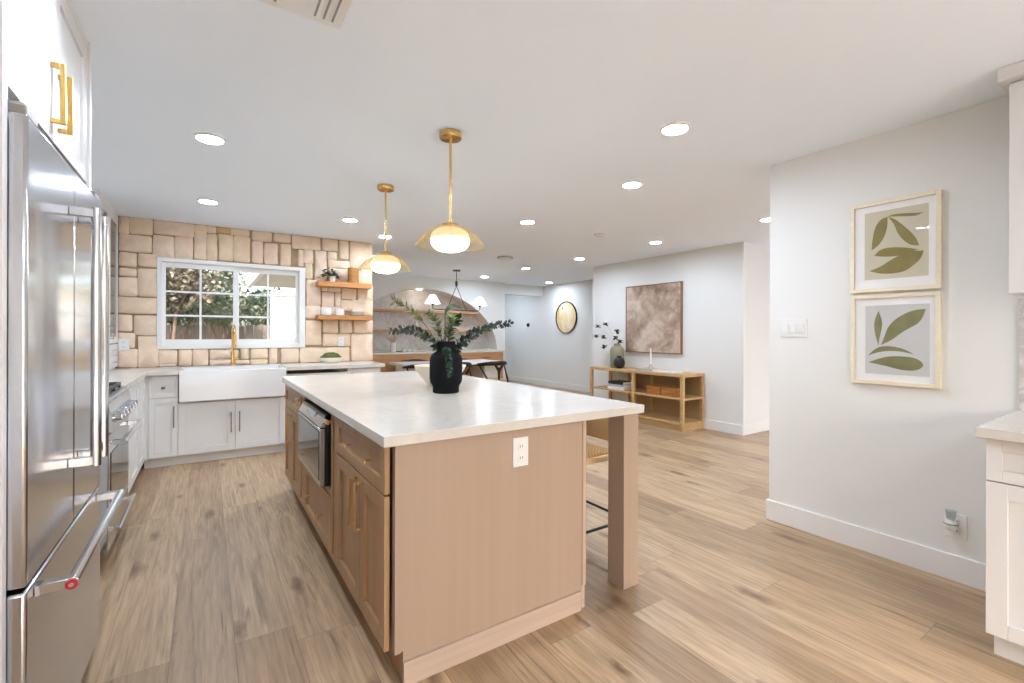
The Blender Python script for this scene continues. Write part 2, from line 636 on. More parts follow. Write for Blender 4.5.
# ------------------------------------------------------------------ the setting
H = 2.433
YS = 6.0            # stone wall face
XL = -1.12          # left wall face
XR = 3.234          # wall with the two leaf prints
XW = 5.606          # wall behind the console
XF = 6.9            # far wall with the round print
YN = 8.9            # niche wall
struct(MB().prism([(-1.4, -3.1), (9.2, -3.1), (9.2, 11.6), (1.6, 11.6), (1.6, 6.22), (-1.4, 6.22)], 'z', -0.12, 0).build('floor', FLOOR, origin=(0, 0, 0)))
struct(MB().prism([(-1.4, -3.1), (9.2, -3.1), (9.2, 11.6), (1.6, 11.6), (1.6, 6.22), (-1.4, 6.22)], 'z', H, H + 0.15).build('ceiling', CEIL, origin=(0, 0, H)))
struct(MB().box(XL - 0.15, XL, -3.0, YS + 0.2, 0, H).build('wall_left', WALL))
# unseen rear wall behind the camera; its glazing made large to brighten the ceiling
m = MB()
m.box(XL, -0.6, -3.0, -2.85, 0, H).box(2.6, 4.2, -3.0, -2.85, 0, H).box(8.2, 9.1, -3.0, -2.85, 0, H)
m.box(-0.6, 2.6, -3.0, -2.85, 2.15, H).box(4.2, 8.2, -3.0, -2.85, 2.15, H)
struct(m.build('wall_rear', WALL))
for k, (a, b, nm) in enumerate(((-0.6, 2.6, 'window_2'), (4.2, 8.2, 'window_3'))):
    m = MB()
    mid = (a + b) / 2
    for x0, x1 in ((a, a + 0.06), (mid - 0.04, mid + 0.04), (b - 0.06, b)):
        m.box(x0, x1, -2.96, -2.89, 0, 2.15)
    m.box(a + 0.06, b - 0.06, -2.96, -2.89, 2.09, 2.15).box(a + 0.06, b - 0.06, -2.96, -2.89, 0, 0.05)
    fr = struct(m.build(nm, TRIM, bevel=0.004))
    MB().box(a + 0.06, b - 0.06, -2.93, -2.924, 0.05, 2.09).build('glass', PANE, fr)
struct(MB().box(-4, 18, -14, -3.1, -0.2, -0.06).box(9.2, 18, -3.1, 11, -0.2, -0.06).build('patio', plain('bounce_concrete', (208, 214, 222), 0.8, var=0.03), origin=(0, -8, -0.06)))  # unseen ground, added pale to bounce sun through the windows onto the ceiling
# unseen living side wall; its long window is added for more daylight
m = MB()
m.box(9.0, 9.15, -2.85, -1.6, 0, H).box(9.0, 9.15, 2.4, 3.24, 0, H).box(9.0, 9.15, -1.6, 2.4, 2.1, H).box(9.0, 9.15, -1.6, 2.4, 0, 0.5)
struct(m.build('wall_living', WALL))
m = MB()
for y0, y1 in ((-1.6, -1.54), (-0.3, -0.24), (1.06, 1.12), (2.34, 2.4)):
    m.box(9.03, 9.1, y0, y1, 0.5, 2.1)
m.box(9.03, 9.1, -1.54, 2.34, 2.04, 2.1).box(9.03, 9.1, -1.54, 2.34, 0.5, 0.56)
fr = struct(m.build('added_window', TRIM, bevel=0.004))
MB().box(9.06, 9.066, -1.54, 2.34, 0.56, 2.04).build('glass', PANE, fr)
# wall with the leaf prints
struct(MB().box(XR, XR + 0.13, -2.85, 1.675, 0, H).build('wall_right', WALL))
m = MB()
m.box(XR - 0.015, XR, -2.85, 1.69, 0, 0.135).box(XR, XR + 0.145, 1.675, 1.69, 0, 0.135).box(XR + 0.13, XR + 0.145, -2.85, 1.675, 0, 0.135)
struct(m.build('baseboard_right', TRIM, bevel=0.003))
# block behind the console
struct(MB().box(XW, 9.15, 3.24, 5.93, 0, H).build('wall_console', WALL))
m = MB()
m.box(XW - 0.014, XW, 3.226, 5.944, 0, 0.13).box(XW, 9.0, 3.226, 3.24, 0, 0.13).box(XW, XF, 5.93, 5.944, 0, 0.13)
struct(m.build('baseboard_console', TRIM, bevel=0.003))
struct(MB().box(XW - 0.004, XW + 0.045, 3.222, 3.236, 0.0, H).build('trim_1', TRIM, bevel=0.002))
# far wall and the entry hall
struct(MB().box(XF, XF + 0.15, 5.93, 11.5, 0, H).build('wall_far', WALL))
struct(MB().box(XF - 0.014, XF, 5.944, 11.35, 0, 0.13).build('baseboard_far', TRIM, bevel=0.003))
struct(MB().box(5.0, XF, 11.35, 11.5, 0, H).build('wall_hall', WALL))
struct(MB().box(5.69, XF, 9.06, 9.25, 2.195, H).build('trim_2', WALL))
# niche wall with its arch
AC, AA, AB, AZ = 3.74, 1.74, 1.275, 0.915
def arch_pts(n=28):
    pts = []
    for i in range(n + 1):
        a = math.pi * i / n
        ca, sa = math.cos(a), math.sin(a)
        e = 2 / 1.9
        pts.append((AC - AA * math.copysign(abs(ca) ** e, ca), AZ + AB * abs(sa) ** e))
    return pts
m = MB()
ap = arch_pts()
poly_bottom = [(1.6, 0), (5.69, 0), (5.69, AZ), (1.6, AZ)]
m.box(1.6, 5.69, YN, YN + 0.34, 0, AZ)
# wall face around the arch in strips (each strip from the arch curve up to the ceiling)
m.box(1.6, ap[0][0], YN, YN + 0.34, AZ, H)
m.box(ap[-1][0], 5.69, YN, YN + 0.34, AZ, H)
for (xa, za), (xb, zb) in zip(ap, ap[1:]):
    m.prism([(xa, za), (xb, zb), (xb, H), (xa, H)], 'y', YN, YN + 0.34)
bmesh.ops.remove_doubles(m.bm, verts=m.bm.verts, dist=1e-5)
wn = struct(m.build('wall_niche', WALL, smooth=False))
MB().box(1.6, 5.69, YN + 0.335, YN + 0.37, 0.0, H).build('tile_back', MARBLE_TILE, wn)
struct(MB().box(5.69, 5.72, 9.25, 11.35, 0, H).build('wall_entry', WALL))
struct(MB().box(1.6, 1.774, YS + 0.2, YN, 0, H).build('wall_dining', WALL))

# stone wall with window hole
WX0, WX1, WZ0, WZ1 = -0.405, 0.93, 1.135, 2.02
STONES = [
    (-0.73, -0.66, 2.26, 2.43), (-0.65, -0.47, 2.27, 2.43), (-0.45, -0.12, 2.29, 2.43), (-0.73, -0.48, 2.09, 2.25), (-0.46, -0.29, 2.04, 2.27),
    (-0.28, -0.13, 2.05, 2.28), (-0.11, -0.01, 2.06, 2.43), (-0.0, 0.09, 2.06, 2.34), (-0.0, 0.08, 2.36, 2.43), (0.11, 0.24, 2.07, 2.35),
    (-0.73, -0.6, 1.94, 2.07), (-0.58, -0.42, 1.95, 2.07), (-0.73, -0.6, 1.84, 1.91), (-0.58, -0.42, 1.64, 1.92), (-0.73, -0.59, 1.64, 1.82),
    (0.25, 0.4, 2.07, 2.35), (0.09, 0.22, 2.37, 2.43), (0.22, 0.39, 2.36, 2.43), (0.43, 0.62, 2.33, 2.43), (0.65, 0.82, 2.34, 2.43),
    (0.84, 1.15, 2.28, 2.43), (0.43, 0.53, 2.07, 2.31), (0.55, 0.68, 2.07, 2.3), (0.72, 0.82, 2.06, 2.31), (-0.74, -0.42, 1.47, 1.62),
    (-0.74, -0.63, 1.29, 1.44), (-0.61, -0.42, 1.25, 1.44), (-0.74, -0.61, 1.12, 1.26), (-0.74, -0.59, 0.92, 1.1), (-0.58, -0.42, 0.92, 1.23),
    (-0.41, -0.27, 0.95, 1.09), (-0.41, -0.27, 0.92, 0.94), (-0.24, -0.14, 0.92, 1.09), (-0.12, 0.01, 0.92, 1.09), (0.03, 0.29, 0.99, 1.08),
    (0.03, 0.22, 0.92, 0.97), (1.18, 1.35, 2.29, 2.43), (1.24, 1.34, 2.18, 2.27), (1.38, 1.48, 2.2, 2.43), (1.51, 1.78, 2.1, 2.43),
    (1.64, 1.78, 1.89, 2.09), (0.97, 1.06, 2.11, 2.27), (0.91, 0.96, 2.07, 2.26), (1.1, 1.22, 1.88, 2.27), (0.99, 1.06, 1.93, 2.1),
    (1.25, 1.5, 2.08, 2.17), (1.26, 1.63, 1.9, 2.07), (1.17, 1.23, 1.79, 1.86), (1.24, 1.39, 1.79, 1.86), (1.18, 1.31, 1.58, 1.77),
    (1.33, 1.39, 1.6, 1.77), (1.41, 1.58, 1.7, 1.87), (1.61, 1.79, 1.69, 1.88), (1.0, 1.15, 1.61, 1.91), (1.4, 1.53, 1.56, 1.68),
    (1.54, 1.79, 1.5, 1.69), (0.99, 1.15, 1.45, 1.6), (1.17, 1.39, 1.49, 1.59), (0.99, 1.16, 1.13, 1.42), (1.19, 1.36, 1.28, 1.43),
    (1.39, 1.53, 1.28, 1.43), (1.56, 1.79, 1.28, 1.43), (1.19, 1.35, 1.11, 1.26), (1.36, 1.51, 1.11, 1.26), (1.53, 1.79, 0.92, 1.26),
    (1.13, 1.5, 0.92, 1.09), (0.61, 0.68, 0.92, 1.1), (0.73, 0.91, 0.92, 1.09), (0.93, 1.24, 0.92, 1.09), (0.42, 0.58, 0.98, 1.09),
    (0.42, 0.58, 0.92, 0.96), (0.32, 0.39, 0.98, 1.1), (0.27, 0.4, 0.92, 0.96), (0.18, 0.23, 0.99, 1.09),
]
def stone_mat(name, a, b_):
    m, t, b, out = base_mat(name)
    v = coords(t)
    n = N(t, 'ShaderNodeTexNoise', i_Scale=9.0, i_Detail=6.0, i_Roughness=0.6)
    t.links.new(v, n.inputs['Vector'])
    r = ramp(t, [(0.3, s2l(a)), (0.65, s2l(b_))])
    t.links.new(n.outputs[0], r.inputs[0])
    t.links.new(r.outputs[0], b.inputs['Base Color'])
    b.inputs['Roughness'].default_value = 0.85
    b.inputs['Specular IOR Level'].default_value = 0.2
    n2 = N(t, 'ShaderNodeTexNoise', i_Scale=32.0, i_Detail=4.0)
    t.links.new(v, n2.inputs['Vector'])
    bp = N(t, 'ShaderNodeBump', i_Strength=0.35, i_Distance=0.006)
    t.links.new(n2.outputs[0], bp.inputs['Height'])
    t.links.new(bp.outputs[0], b.inputs['Normal'])
    return m
SM = [stone_mat('stone_mortar', (150, 130, 104), (172, 150, 122)),
      stone_mat('stone_tan', (224, 200, 172), (236, 214, 188)),
      stone_mat('stone_pink', (224, 200, 176), (236, 213, 190)),
      stone_mat('stone_buff', (222, 199, 168), (234, 212, 184)),
      stone_mat('stone_ochre', (196, 160, 112), (214, 184, 142))]
m = MB()
m.box(XL, WX0, YS, YS + 0.2, 0, H).box(WX1, 1.774, YS, YS + 0.2, 0, H)
m.box(WX0, WX1, YS, YS + 0.2, 0, WZ0).box(WX0, WX1, YS, YS + 0.2, WZ1, H)
rs = random.Random(3)
def stone(m, x0, x1, z0, z1, k):
    m.mi = k
    e = 0.006
    x0 -= e; x1 += e
    z0 = z0 - e if z0 > 0.93 else 0.915
    z1 = min(H, z1 + e)
    w_, h_ = x1 - x0, z1 - z0
    c = min(0.013, w_ * 0.15, h_ * 0.15)
    base = []
    def edge(p, q, n):
        for i in range(n):
            t = i / n
            base.append((p[0] + (q[0] - p[0]) * t, p[1] + (q[1] - p[1]) * t))
    nx = max(1, int(w_ / 0.09)); nz = max(1, int(h_ / 0.09))
    edge((x0 + c, z0), (x1 - c, z0), nx); edge((x1 - c, z0), (x1, z0 + c), 1)
    edge((x1, z0 + c), (x1, z1 - c), nz); edge((x1, z1 - c), (x1 - c, z1), 1)
    edge((x1 - c, z1), (x0 + c, z1), nx); edge((x0 + c, z1), (x0, z1 - c), 1)
    edge((x0, z1 - c), (x0, z0 + c), nz); edge((x0, z0 + c), (x0 + c, z0), 1)
    j = 0.0045
    base = [(px + rs.uniform(-j, j), min(H - 0.001, pz + rs.uniform(-j, j))) for px, pz in base]
    cx, cz = (x0 + x1) / 2, (z0 + z1) / 2
    rings = []
    for ins, dy in ((0, 0.0), (0.002, -0.013), (0.008, -0.019)):
        ring = []
        for px, pz in base:
            vx, vz = cx - px, cz - pz
            ln = math.hypot(vx, vz)
            ring.append(m.bm.verts.new((px + vx / ln * ins, YS + dy + (rs.uniform(-0.002, 0.002) if dy < -0.015 else 0), pz + vz / ln * ins)))
        rings.append(ring)
    for a, b in zip(rings, rings[1:]):
        for i in range(len(a)):
            i2 = (i + 1) % len(a)
            m.face([a[i], a[i2], b[i2], b[i]])
    cv = m.bm.verts.new((cx, YS - 0.023, cz))
    top = rings[-1]
    for i in range(len(top)):
        m.face([top[i], top[(i + 1) % len(top)], cv])
    m.mi = 0
for i, (x0, x1, z0, z1) in enumerate(STONES):
    k = rs.choice((1, 1, 2, 2, 3))
    if (x0, z0) == (0.09, 2.37):
        k = 4
    stone(m, x0, x1, z0, z1, k)
for x0, x1, z0, z1 in ((-1.1, -0.93, 0.93, 1.5), (-1.1, -0.76, 1.53, 1.9), (-1.1, -0.76, 1.93, 2.4), (-0.91, -0.76, 0.93, 1.5)):
    stone(m, x0, x1, z0, z1, 2)
struct(m.build('wall_back', SM, angle=50))

# window over the sink
m = MB()
ox0, ox1, oz0, oz1 = -0.43, 0.982, 1.098, 2.05
for b in ((ox0, WX0 + 0.012, oz0, oz1), (WX1 - 0.012, ox1, oz0, oz1), (WX0 + 0.012, WX1 - 0.012, oz0, WZ0 + 0.012), (WX0 + 0.012, WX1 - 0.012, WZ1 - 0.012, oz1)):
    m.box(b[0], b[1], YS - 0.03, YS + 0.01, b[2], b[3])
# jambs
for b in ((WX0, WX0 + 0.012, WZ0, WZ1), (WX1 - 0.012, WX1, WZ0, WZ1), (WX0, WX1, WZ0, WZ0 + 0.012), (WX0, WX1, WZ1 - 0.012, WZ1)):
    m.box(b[0], b[1], YS + 0.01, YS + 0.19, b[2], b[3])
win = struct(m.build('window_1', TRIM, bevel=0.003))
def sash(x0, x1, y):
    z0, z1 = WZ0 + 0.012, WZ1 - 0.012
    f = 0.034
    g = 0.052
    mb = MB()
    mb.box(x0, x0 + f, y, y + 0.03, z0, z1).box(x1 - f, x1, y, y + 0.03, z0, z1)
    mb.box(x0 + f, x1 - f, y, y + 0.03, z0, z0 + g).box(x0 + f, x1 - f, y, y + 0.03, z1 - g, z1)
    gx0, gx1, gz0, gz1 = x0 + f, x1 - f, z0 + g, z1 - g
    xm = (gx0 + gx1) / 2
    mb.box(xm - 0.010, xm + 0.010, y + 0.008, y + 0.022, gz0, gz1)
    for k in (1, 2):
        zz = gz0 + (gz1 - gz0) * k / 3
        mb.box(gx0, xm - 0.010, y + 0.008, y + 0.022, zz - 0.010, zz + 0.010)
        mb.box(xm + 0.010, gx1, y + 0.008, y + 0.022, zz - 0.010, zz + 0.010)
    s = mb.build('sash', TRIM, win, bevel=0.002)
    MB().box(gx0, gx1, y + 0.0135, y + 0.0165, gz0, gz1).build('glass', PANE, s)
sash(WX0 + 0.012, 0.278, YS + 0.004)
sash(0.268, WX1 - 0.012, YS + 0.036)

# ------------------------------------------------------------------ fridge wall (faces +X)
FX = -0.355                      # fridge door face
FY0, FYS, FY1 = 1.545, 2.01, 2.462
fr = thing('refrigerator', 'large stainless steel french door refrigerator with bottom freezer drawer', 'refrigerator', (-0.72, 2.0, 0))
m = MB(); m.box(-1.09, FX - 0.075, FY0 + 0.004, FY1 - 0.004, 0.03, 1.775).box(-1.05, FX - 0.12, FY0 + 0.03, FY1 - 0.03, 0, 0.03)
m.build('body', plain('fridge_grey_side', (150, 150, 150), 0.5), fr, bevel=0.004)
def door_slab(y0, y1, z0, z1):
    mb = MB()
    mb.box(FX - 0.068, FX, y0, y1, z0, z1)
    return mb
def round_handle(mb, y, z0, z1, x=-0.292, r=0.0135):
    mb.cyl((x, y, z0), (x, y, z1), r, 20)
    for z in (z0 + 0.018, z1 - 0.018):
        mb.box(FX, x, y - 0.012, y + 0.012, z - 0.014, z + 0.014)
    return mb
for y0, y1, hy in ((FY0, FYS - 0.003, 1.945), (FYS + 0.003, FY1, 2.075)):
    d = door_slab(y0, y1, 0.665, 1.79).build('door', STEEL, fr, bevel=0.008, seg=3)
    round_handle(MB(), hy, 0.85, 1.665).build('handle', STEEL_BAR, d, bevel=0.002)
d = door_slab(FY0, FY1, 0.07, 0.655).build('freezer_drawer', STEEL, fr, bevel=0.008, seg=3)
hb = MB()
hb.cyl((-0.285, 1.60, 0.632), (-0.285, 2.40, 0.632), 0.0145, 20)
for y in (1.615, 2.385):
    hb.box(FX, -0.285, y - 0.014, y + 0.014, 0.617, 0.645)
hb.build('handle', STEEL_BAR, d, bevel=0.002)
bd = MB(); bd.cyl((-0.285, 1.592, 0.632), (-0.285, 1.600, 0.632), 0.0125, 20)
bd.build('badge', plain('red_badge', (178, 24, 48), 0.3), d)
rg = MB(); rg.cyl((-0.285, 1.590, 0.632), (-0.285, 1.5925, 0.632), 0.0055, 16)
rg.build('badge_centre', CHROME, d)
MB().box(FX - 0.075, FX - 0.004, FY0 + 0.01, FY0 + 0.10, 1.79, 1.815).box(FX - 0.06, FX - 0.012, FY0 + 0.03, FY0 + 0.09, 1.815, 1.826).build('hinge_cover', plain('hinge_grey', (150, 146, 138), 0.5), fr, bevel=0.004)
MB().box(FX - 0.075, FX - 0.004, FY1 - 0.10, FY1 - 0.01, 1.79, 1.815).build('hinge_cover', MATS['hinge_grey'], fr, bevel=0.004)
MB().box(FX - 0.10, FX - 0.07, FY0 + 0.02, FY1 - 0.02, 0.0, 0.065).build('toe_grille', plain('grille_dark', (70, 70, 72), 0.6), fr)

tag(MB().box(XL + 0.004, -0.387, 1.510, 1.542, 0, H).build('tall_side_panel', CAB, bevel=0.002), 'tall white panel on the near side of the refrigerator', 'panel')
tag(MB().box(XL + 0.004, -0.392, 2.475, 2.507, 0, H).build('tall_side_panel', CAB, bevel=0.002), 'tall white panel between the refrigerator and the range side', 'panel')
oc = thing('over_fridge_cabinet', 'white upper cabinet with two gold pulls above the refrigerator', 'cabinet', (-0.75, 2.0, 1.86))
MB().box(XL + 0.004, -0.423, 1.542, 2.475, 1.862, H).build('body', CAB, oc)
for y0, y1, hy in ((1.545, 2.0015, 1.955), (2.0045, 2.472, 2.042)):
    mb = MB(); shaker(mb, 'x+', -0.40, y0, y1, 1.865, 2.40, 0.022)
    d = mb.build('door', CAB, oc, bevel=0.0015)
    bar_pull(MB(), 'x+', -0.40, hy, 2.005, 0.185, 0.036, 0.014).build('pull', GOLD_PULL, d, bevel=0.0015)
MB().box(-0.423, -0.40, 1.545, 2.472, 2.402, H).build('top_rail', CAB, oc)

# base cabinet hidden between fridge and range, with its own worktop piece
bc = thing('base_cabinet', 'white base cabinet between the refrigerator panel and the range', 'cabinet', (-0.8, 2.85, 0))
MB().box(XL + 0.004, -0.49, 2.507, 3.185, 0.1, 0.875).box(XL + 0.004, -0.56, 2.507, 3.185, 0, 0.1).build('body', CAB, bc)
for y0, y1 in ((2.51, 2.845), (2.848, 3.182)):
    mb = MB(); shaker(mb, 'x+', -0.47, y0, y1, 0.105, 0.68)
    d = mb.build('door', CAB, bc, bevel=0.0015)
    mb = MB(); shaker(mb, 'x+', -0.47, y0, y1, 0.685, 0.868, rail=0.04)
    d2 = mb.build('drawer', CAB, bc, bevel=0.0015)
tag(MB().box(XL + 0.004, -0.455, 2.507, 3.188, 0.875, 0.915).build('countertop', QUARTZ, bevel=0.003), 'white quartz worktop piece between refrigerator panel and range', 'countertop')

# range
RY0, RY1 = 3.195, 3.955
rn = thing('range', 'stainless steel gas range with black grates and a row of knobs', 'range', (-0.78, 3.575, 0))
MB().box(XL + 0.02, -0.47, RY0, RY1, 0.09, 0.895).build('body', STEEL, rn, bevel=0.003)
m = MB(); m.box(XL + 0.02, -0.432, RY0, RY1, 0.895, 0.915)
m.build('cooktop', plain('brushed_cooktop', (190, 190, 190), 0.3, 0.9), rn, bevel=0.004)
m = MB(); m.prism([(-0.47, 0.735), (-0.412, 0.745), (-0.424, 0.872), (-0.432, 0.894), (-0.47, 0.894)], 'y', RY0, RY1)
for v in m.bm.verts:
    pass
cp = m.build('control_panel', plain('steel_panel', (205, 205, 205), 0.25, 0.9), rn, smooth=False)
for k in range(6):
    y = RY0 + 0.085 + k * (RY1 - RY0 - 0.17) / 5
    kb = MB()
    kb.cyl((-0.42, y, 0.81), (-0.408, y, 0.811), 0.026, 24)
    kb.cyl((-0.408, y, 0.811), (-0.386, y, 0.813), 0.019, 20)
    kb.obox((-0.384, y, 0.813), (0.016, 0.008, 0.036))
    kb.build('knob', STEEL_BAR, rn, bevel=0.0015)
m = MB(); m.box(-0.475, -0.43, RY0 + 0.003, RY1 - 0.003, 0.255, 0.728)
dr = m.build('oven_door', STEEL, rn, bevel=0.005)
MB().box(-0.431, -0.427, RY0 + 0.07, RY1 - 0.07, 0.30, 0.62).build('door_glass', BLACKGLASS, dr)
hb = MB(); hb.cyl((-0.368, RY0 + 0.02, 0.682), (-0.368, RY1 - 0.02, 0.682), 0.0145, 20)
for y in (RY0 + 0.06, RY1 - 0.06):
    hb.box(-0.43, -0.368, y - 0.013, y + 0.013, 0.668, 0.694)
hb.build('handle', STEEL_BAR, dr, bevel=0.002)
m = MB(); m.box(-0.475, -0.432, RY0 + 0.003, RY1 - 0.003, 0.10, 0.245)
dw = m.build('warming_drawer', STEEL, rn, bevel=0.005)
hb = MB(); hb.cyl((-0.395, RY0 + 0.06, 0.205), (-0.395, RY1 - 0.06, 0.205), 0.010, 16)
for y in (RY0 + 0.1, RY1 - 0.1):
    hb.box(-0.432, -0.395, y - 0.009, y + 0.009, 0.197, 0.213)
hb.build('handle', STEEL_BAR, dw)
MB().box(-1.05, -0.50, RY0 + 0.02, RY1 - 0.02, 0.0, 0.09).build('toe_kick', plain('kick_dark', (58, 58, 60), 0.6), rn)
for gi in range(3):
    y0 = RY0 + 0.03 + gi * 0.235; y1 = y0 + 0.228
    g = MB()
    for x in (-1.02, -0.475):
        g.box(x - 0.008, x + 0.008, y0, y1, 0.93, 0.948)
    for y in (y0 + 0.008, (y0 + y1) / 2, y1 - 0.008):
        g.box(-1.02, -0.475, y - 0.007, y + 0.007, 0.932, 0.95)
    for x in (-0.9, -0.77, -0.64):
        g.box(x - 0.006, x + 0.006, y0, y1, 0.932, 0.95)
    for x in (-1.02, -0.475):
        for y in (y0 + 0.008, y1 - 0.008):
            g.box(x - 0.008, x + 0.008, y - 0.008, y + 0.008, 0.915, 0.932)
    g.build('grate', BLACK, rn, bevel=0.002)
    for x in (-0.90, -0.62):
        MB().lathe([(0.0, 0), (0.045, 0), (0.045, 0.008), (0.03, 0.014), (0, 0.016)], (x, (y0 + y1) / 2, 0.915), 24).build('burner', BLACK, rn)

# corner base cabinet of the range run
cc = thing('corner_base_cabinet', 'white corner base cabinet between the range and the sink wall', 'cabinet', (-0.8, 4.7, 0))
MB().box(XL + 0.004, -0.49, 3.962, 5.98, 0.1, 0.875).box(XL + 0.004, -0.56, 3.962, 5.98, 0, 0.1).build('body', CAB, cc)
for y0, y1 in ((3.965, 4.42), (4.423, 4.88), (4.883, 5.34)):
    mb = MB(); shaker(mb, 'x+', -0.47, y0, y1, 0.105, 0.868); mb.build('door', CAB, cc, bevel=0.0015)
# upper glazed cabinet standing on the corner counter
gc = thing('glazed_cabinet', 'white glass door cupboard with small drawers standing on the corner counter', 'cabinet', (-0.92, 5.48, 0.916))
CY0, CY1, CFX = 4.98, 5.965, -0.735
m = MB()
m.box(XL + 0.004, CFX - 0.02, CY0, CY0 + 0.02, 0.916, H).box(XL + 0.004, CFX - 0.02, CY1 - 0.02, CY1, 0.916, H)
m.box(XL + 0.004, XL + 0.015, CY0 + 0.02, CY1 - 0.02, 0.916, H)
for z in (0.916, 1.165, 1.55, 1.95, 2.38):
    m.box(XL + 0.015, CFX - 0.02, CY0 + 0.02, CY1 - 0.02, z, z + 0.018)
m.box(CFX - 0.02, CFX, CY0, CY1, 2.385, H)
m.build('carcass', CAB, gc, bevel=0.001)
ym = (CY0 + CY1) / 2
for y0, y1, hy in ((CY0, ym - 0.0015, ym - 0.03), (ym + 0.0015, CY1, ym + 0.03)):
    mb = MB(); f = 0.06
    mb.box(CFX - 0.02, CFX, y0, y0 + f, 1.17, 2.383).box(CFX - 0.02, CFX, y1 - f, y1, 1.17, 2.383)
    mb.box(CFX - 0.02, CFX, y0 + f, y1 - f, 1.17, 1.17 + f).box(CFX - 0.02, CFX, y0 + f, y1 - f, 2.383 - f, 2.383)
    d = mb.build('glass_door', CAB, gc, bevel=0.0015)
    MB().box(CFX - 0.012, CFX - 0.008, y0 + f, y1 - f, 1.23, 2.323).build('pane', pane('cupboard_glass', (0.62, 0.66, 0.68), (1, 1, 1), 0.1) if 'cupboard_glass' not in MATS else MATS['cupboard_glass'], d)
    bar_pull(MB(), 'x+', CFX, hy, 1.27, 0.12, 0.028, 0.009).build('pull', STEEL_BAR, d)
    for z0, z1 in ((0.935, 1.045), (1.05, 1.16)):
        mb = MB(); mb.box(CFX - 0.02, CFX, y0 + 0.002, y1 - 0.002, z0, z1)
        dd = mb.build('small_drawer', CAB, gc, bevel=0.002)
        bar_pull(MB(), 'x+', CFX, (y0 + y1) / 2, (z0 + z1) / 2, 0.12, 0.024, 0.008, False).build('pull', STEEL_BAR, dd)

# ------------------------------------------------------------------ sink wall run (faces -Y)
KY = 5.41
def run_cab(label, name, x0, x1, body_top=0.875):
    t = thing(name, label, 'cabinet', ((x0 + x1) / 2, 5.7, 0))
    MB().box(x0, x1, KY + 0.022, 5.975, 0.095, body_top).box(x0, x1, KY + 0.07, 5.97, 0, 0.095).build('body', CAB, t)
    return t
cf = run_cab('white narrow corner cabinet with drawer and door left of the apron sink', 'drawer_cabinet', -0.485, -0.2265)
MB().box(-0.485, -0.452, KY + 0.004, KY + 0.022, 0.095, 0.868).build('filler', CAB, cf)
mb = MB(); shaker(mb, 'y-', KY, -0.449, -0.2285, 0.66, 0.862, rail=0.03, recess=0.004); d = mb.build('drawer', CAB, cf, bevel=0.0015)
kb = MB(); kb.cyl((-0.338, KY, 0.755), (-0.338, KY - 0.018, 0.755), 0.006); kb.lathe([(0, -0.014), (0.012, -0.012), (0.017, 0), (0.012, 0.012), (0, 0.014)], (-0.338, KY - 0.024, 0.755), 16)
kb.build('knob', plain('dark_nickel', (120, 116, 112), 0.3, 1.0), d)
mb = MB(); shaker(mb, 'y-', KY, -0.449, -0.2285, 0.1, 0.655, rail=0.045); d = mb.build('door', CAB, cf, bevel=0.0015)
bar_pull(MB(), 'y-', KY, -0.258, 0.475, 0.2, 0.03, 0.010).build('pull', MATS['dark_nickel'], d)
sb = run_cab('white sink base cabinet with two doors under the apron sink', 'sink_base_cabinet', -0.2265, 0.708, 0.6)
for x0, x1, hx in ((-0.2245, 0.2385, 0.205), (0.2415, 0.706, 0.278)):
    mb = MB(); shaker(mb, 'y-', KY, x0, x1, 0.1, 0.595); d = mb.build('door', CAB, sb, bevel=0.0015)
    bar_pull(MB(), 'y-', KY, hx, 0.38, 0.2, 0.03, 0.010).build('pull', MATS['dark_nickel'], d)
dwm = thing('dishwasher', 'dishwasher with dark top edge under the sink wall counter', 'dishwasher', (1.02, 5.7, 0))
MB().box(0.712, 1.332, KY + 0.05, 5.975, 0.05, 0.86).build('body', plain('dw_grey', (90, 90, 92), 0.5), dwm)
MB().box(0.714, 1.330, KY - 0.005, KY + 0.05, 0.1, 0.832).build('door', CAB, dwm, bevel=0.003)
MB().box(0.714, 1.330, KY + 0.01, KY + 0.05, 0.836, 0.868).build('control_strip', BLACKGLASS, dwm)
MB().box(0.73, 1.31, KY + 0.06, 5.9, 0, 0.05).build('foot', MATS['dw_grey'], dwm)
ec = run_cab('white end cabinet right of the dishwasher on the sink wall', 'base_cabinet', 1.336, 1.715)
mb = MB(); shaker(mb, 'y-', KY, 1.338, 1.713, 0.1, 0.868); d = mb.build('door', CAB, ec, bevel=0.0015)
bar_pull(MB(), 'y-', KY, 1.38, 0.72, 0.2, 0.03, 0.01).build('pull', MATS['dark_nickel'], d)

# counter: L shape with the sink cut-out
SX0, SX1 = -0.22, 0.70
CT = 5.365
m = MB()
m.box(XL + 0.004, -0.455, 3.962, CT, 0.875, 0.915)
m.box(XL + 0.004, SX0, CT, 5.976, 0.875, 0.915)
m.box(SX1, 1.752, CT, 5.976, 0.875, 0.915)
m.box(SX0, SX1, 5.84, 5.976, 0.875, 0.915)
bmesh.ops.remove_doubles(m.bm, verts=m.bm.verts, dist=1e-5)
tag(m.build('countertop', QUARTZ), 'white quartz counter along the stone wall, around the apron sink', 'countertop')
m = MB()
sx0, sx1, sy0, sy1, sz0, sz1 = SX0 + 0.002, SX1 - 0.002, 5.352, 5.838, 0.612, 0.905
wl = 0.022
m.box(sx0, sx1, sy0, sy0 + wl, sz0, sz1).box(sx0, sx1, sy1 - wl, sy1, sz0 + 0.03, sz1).box(sx0, sx0 + wl, sy0 + wl, sy1 - wl, sz0 + 0.03, sz1).box(sx1 - wl, sx1, sy0 + wl, sy1 - wl, sz0 + 0.03, sz1)
m.box(sx0, sx1, sy0 + wl, sy1 - wl, sz0 + 0.03, sz0 + 0.05)
bmesh.ops.remove_doubles(m.bm, verts=m.bm.verts, dist=1e-5)
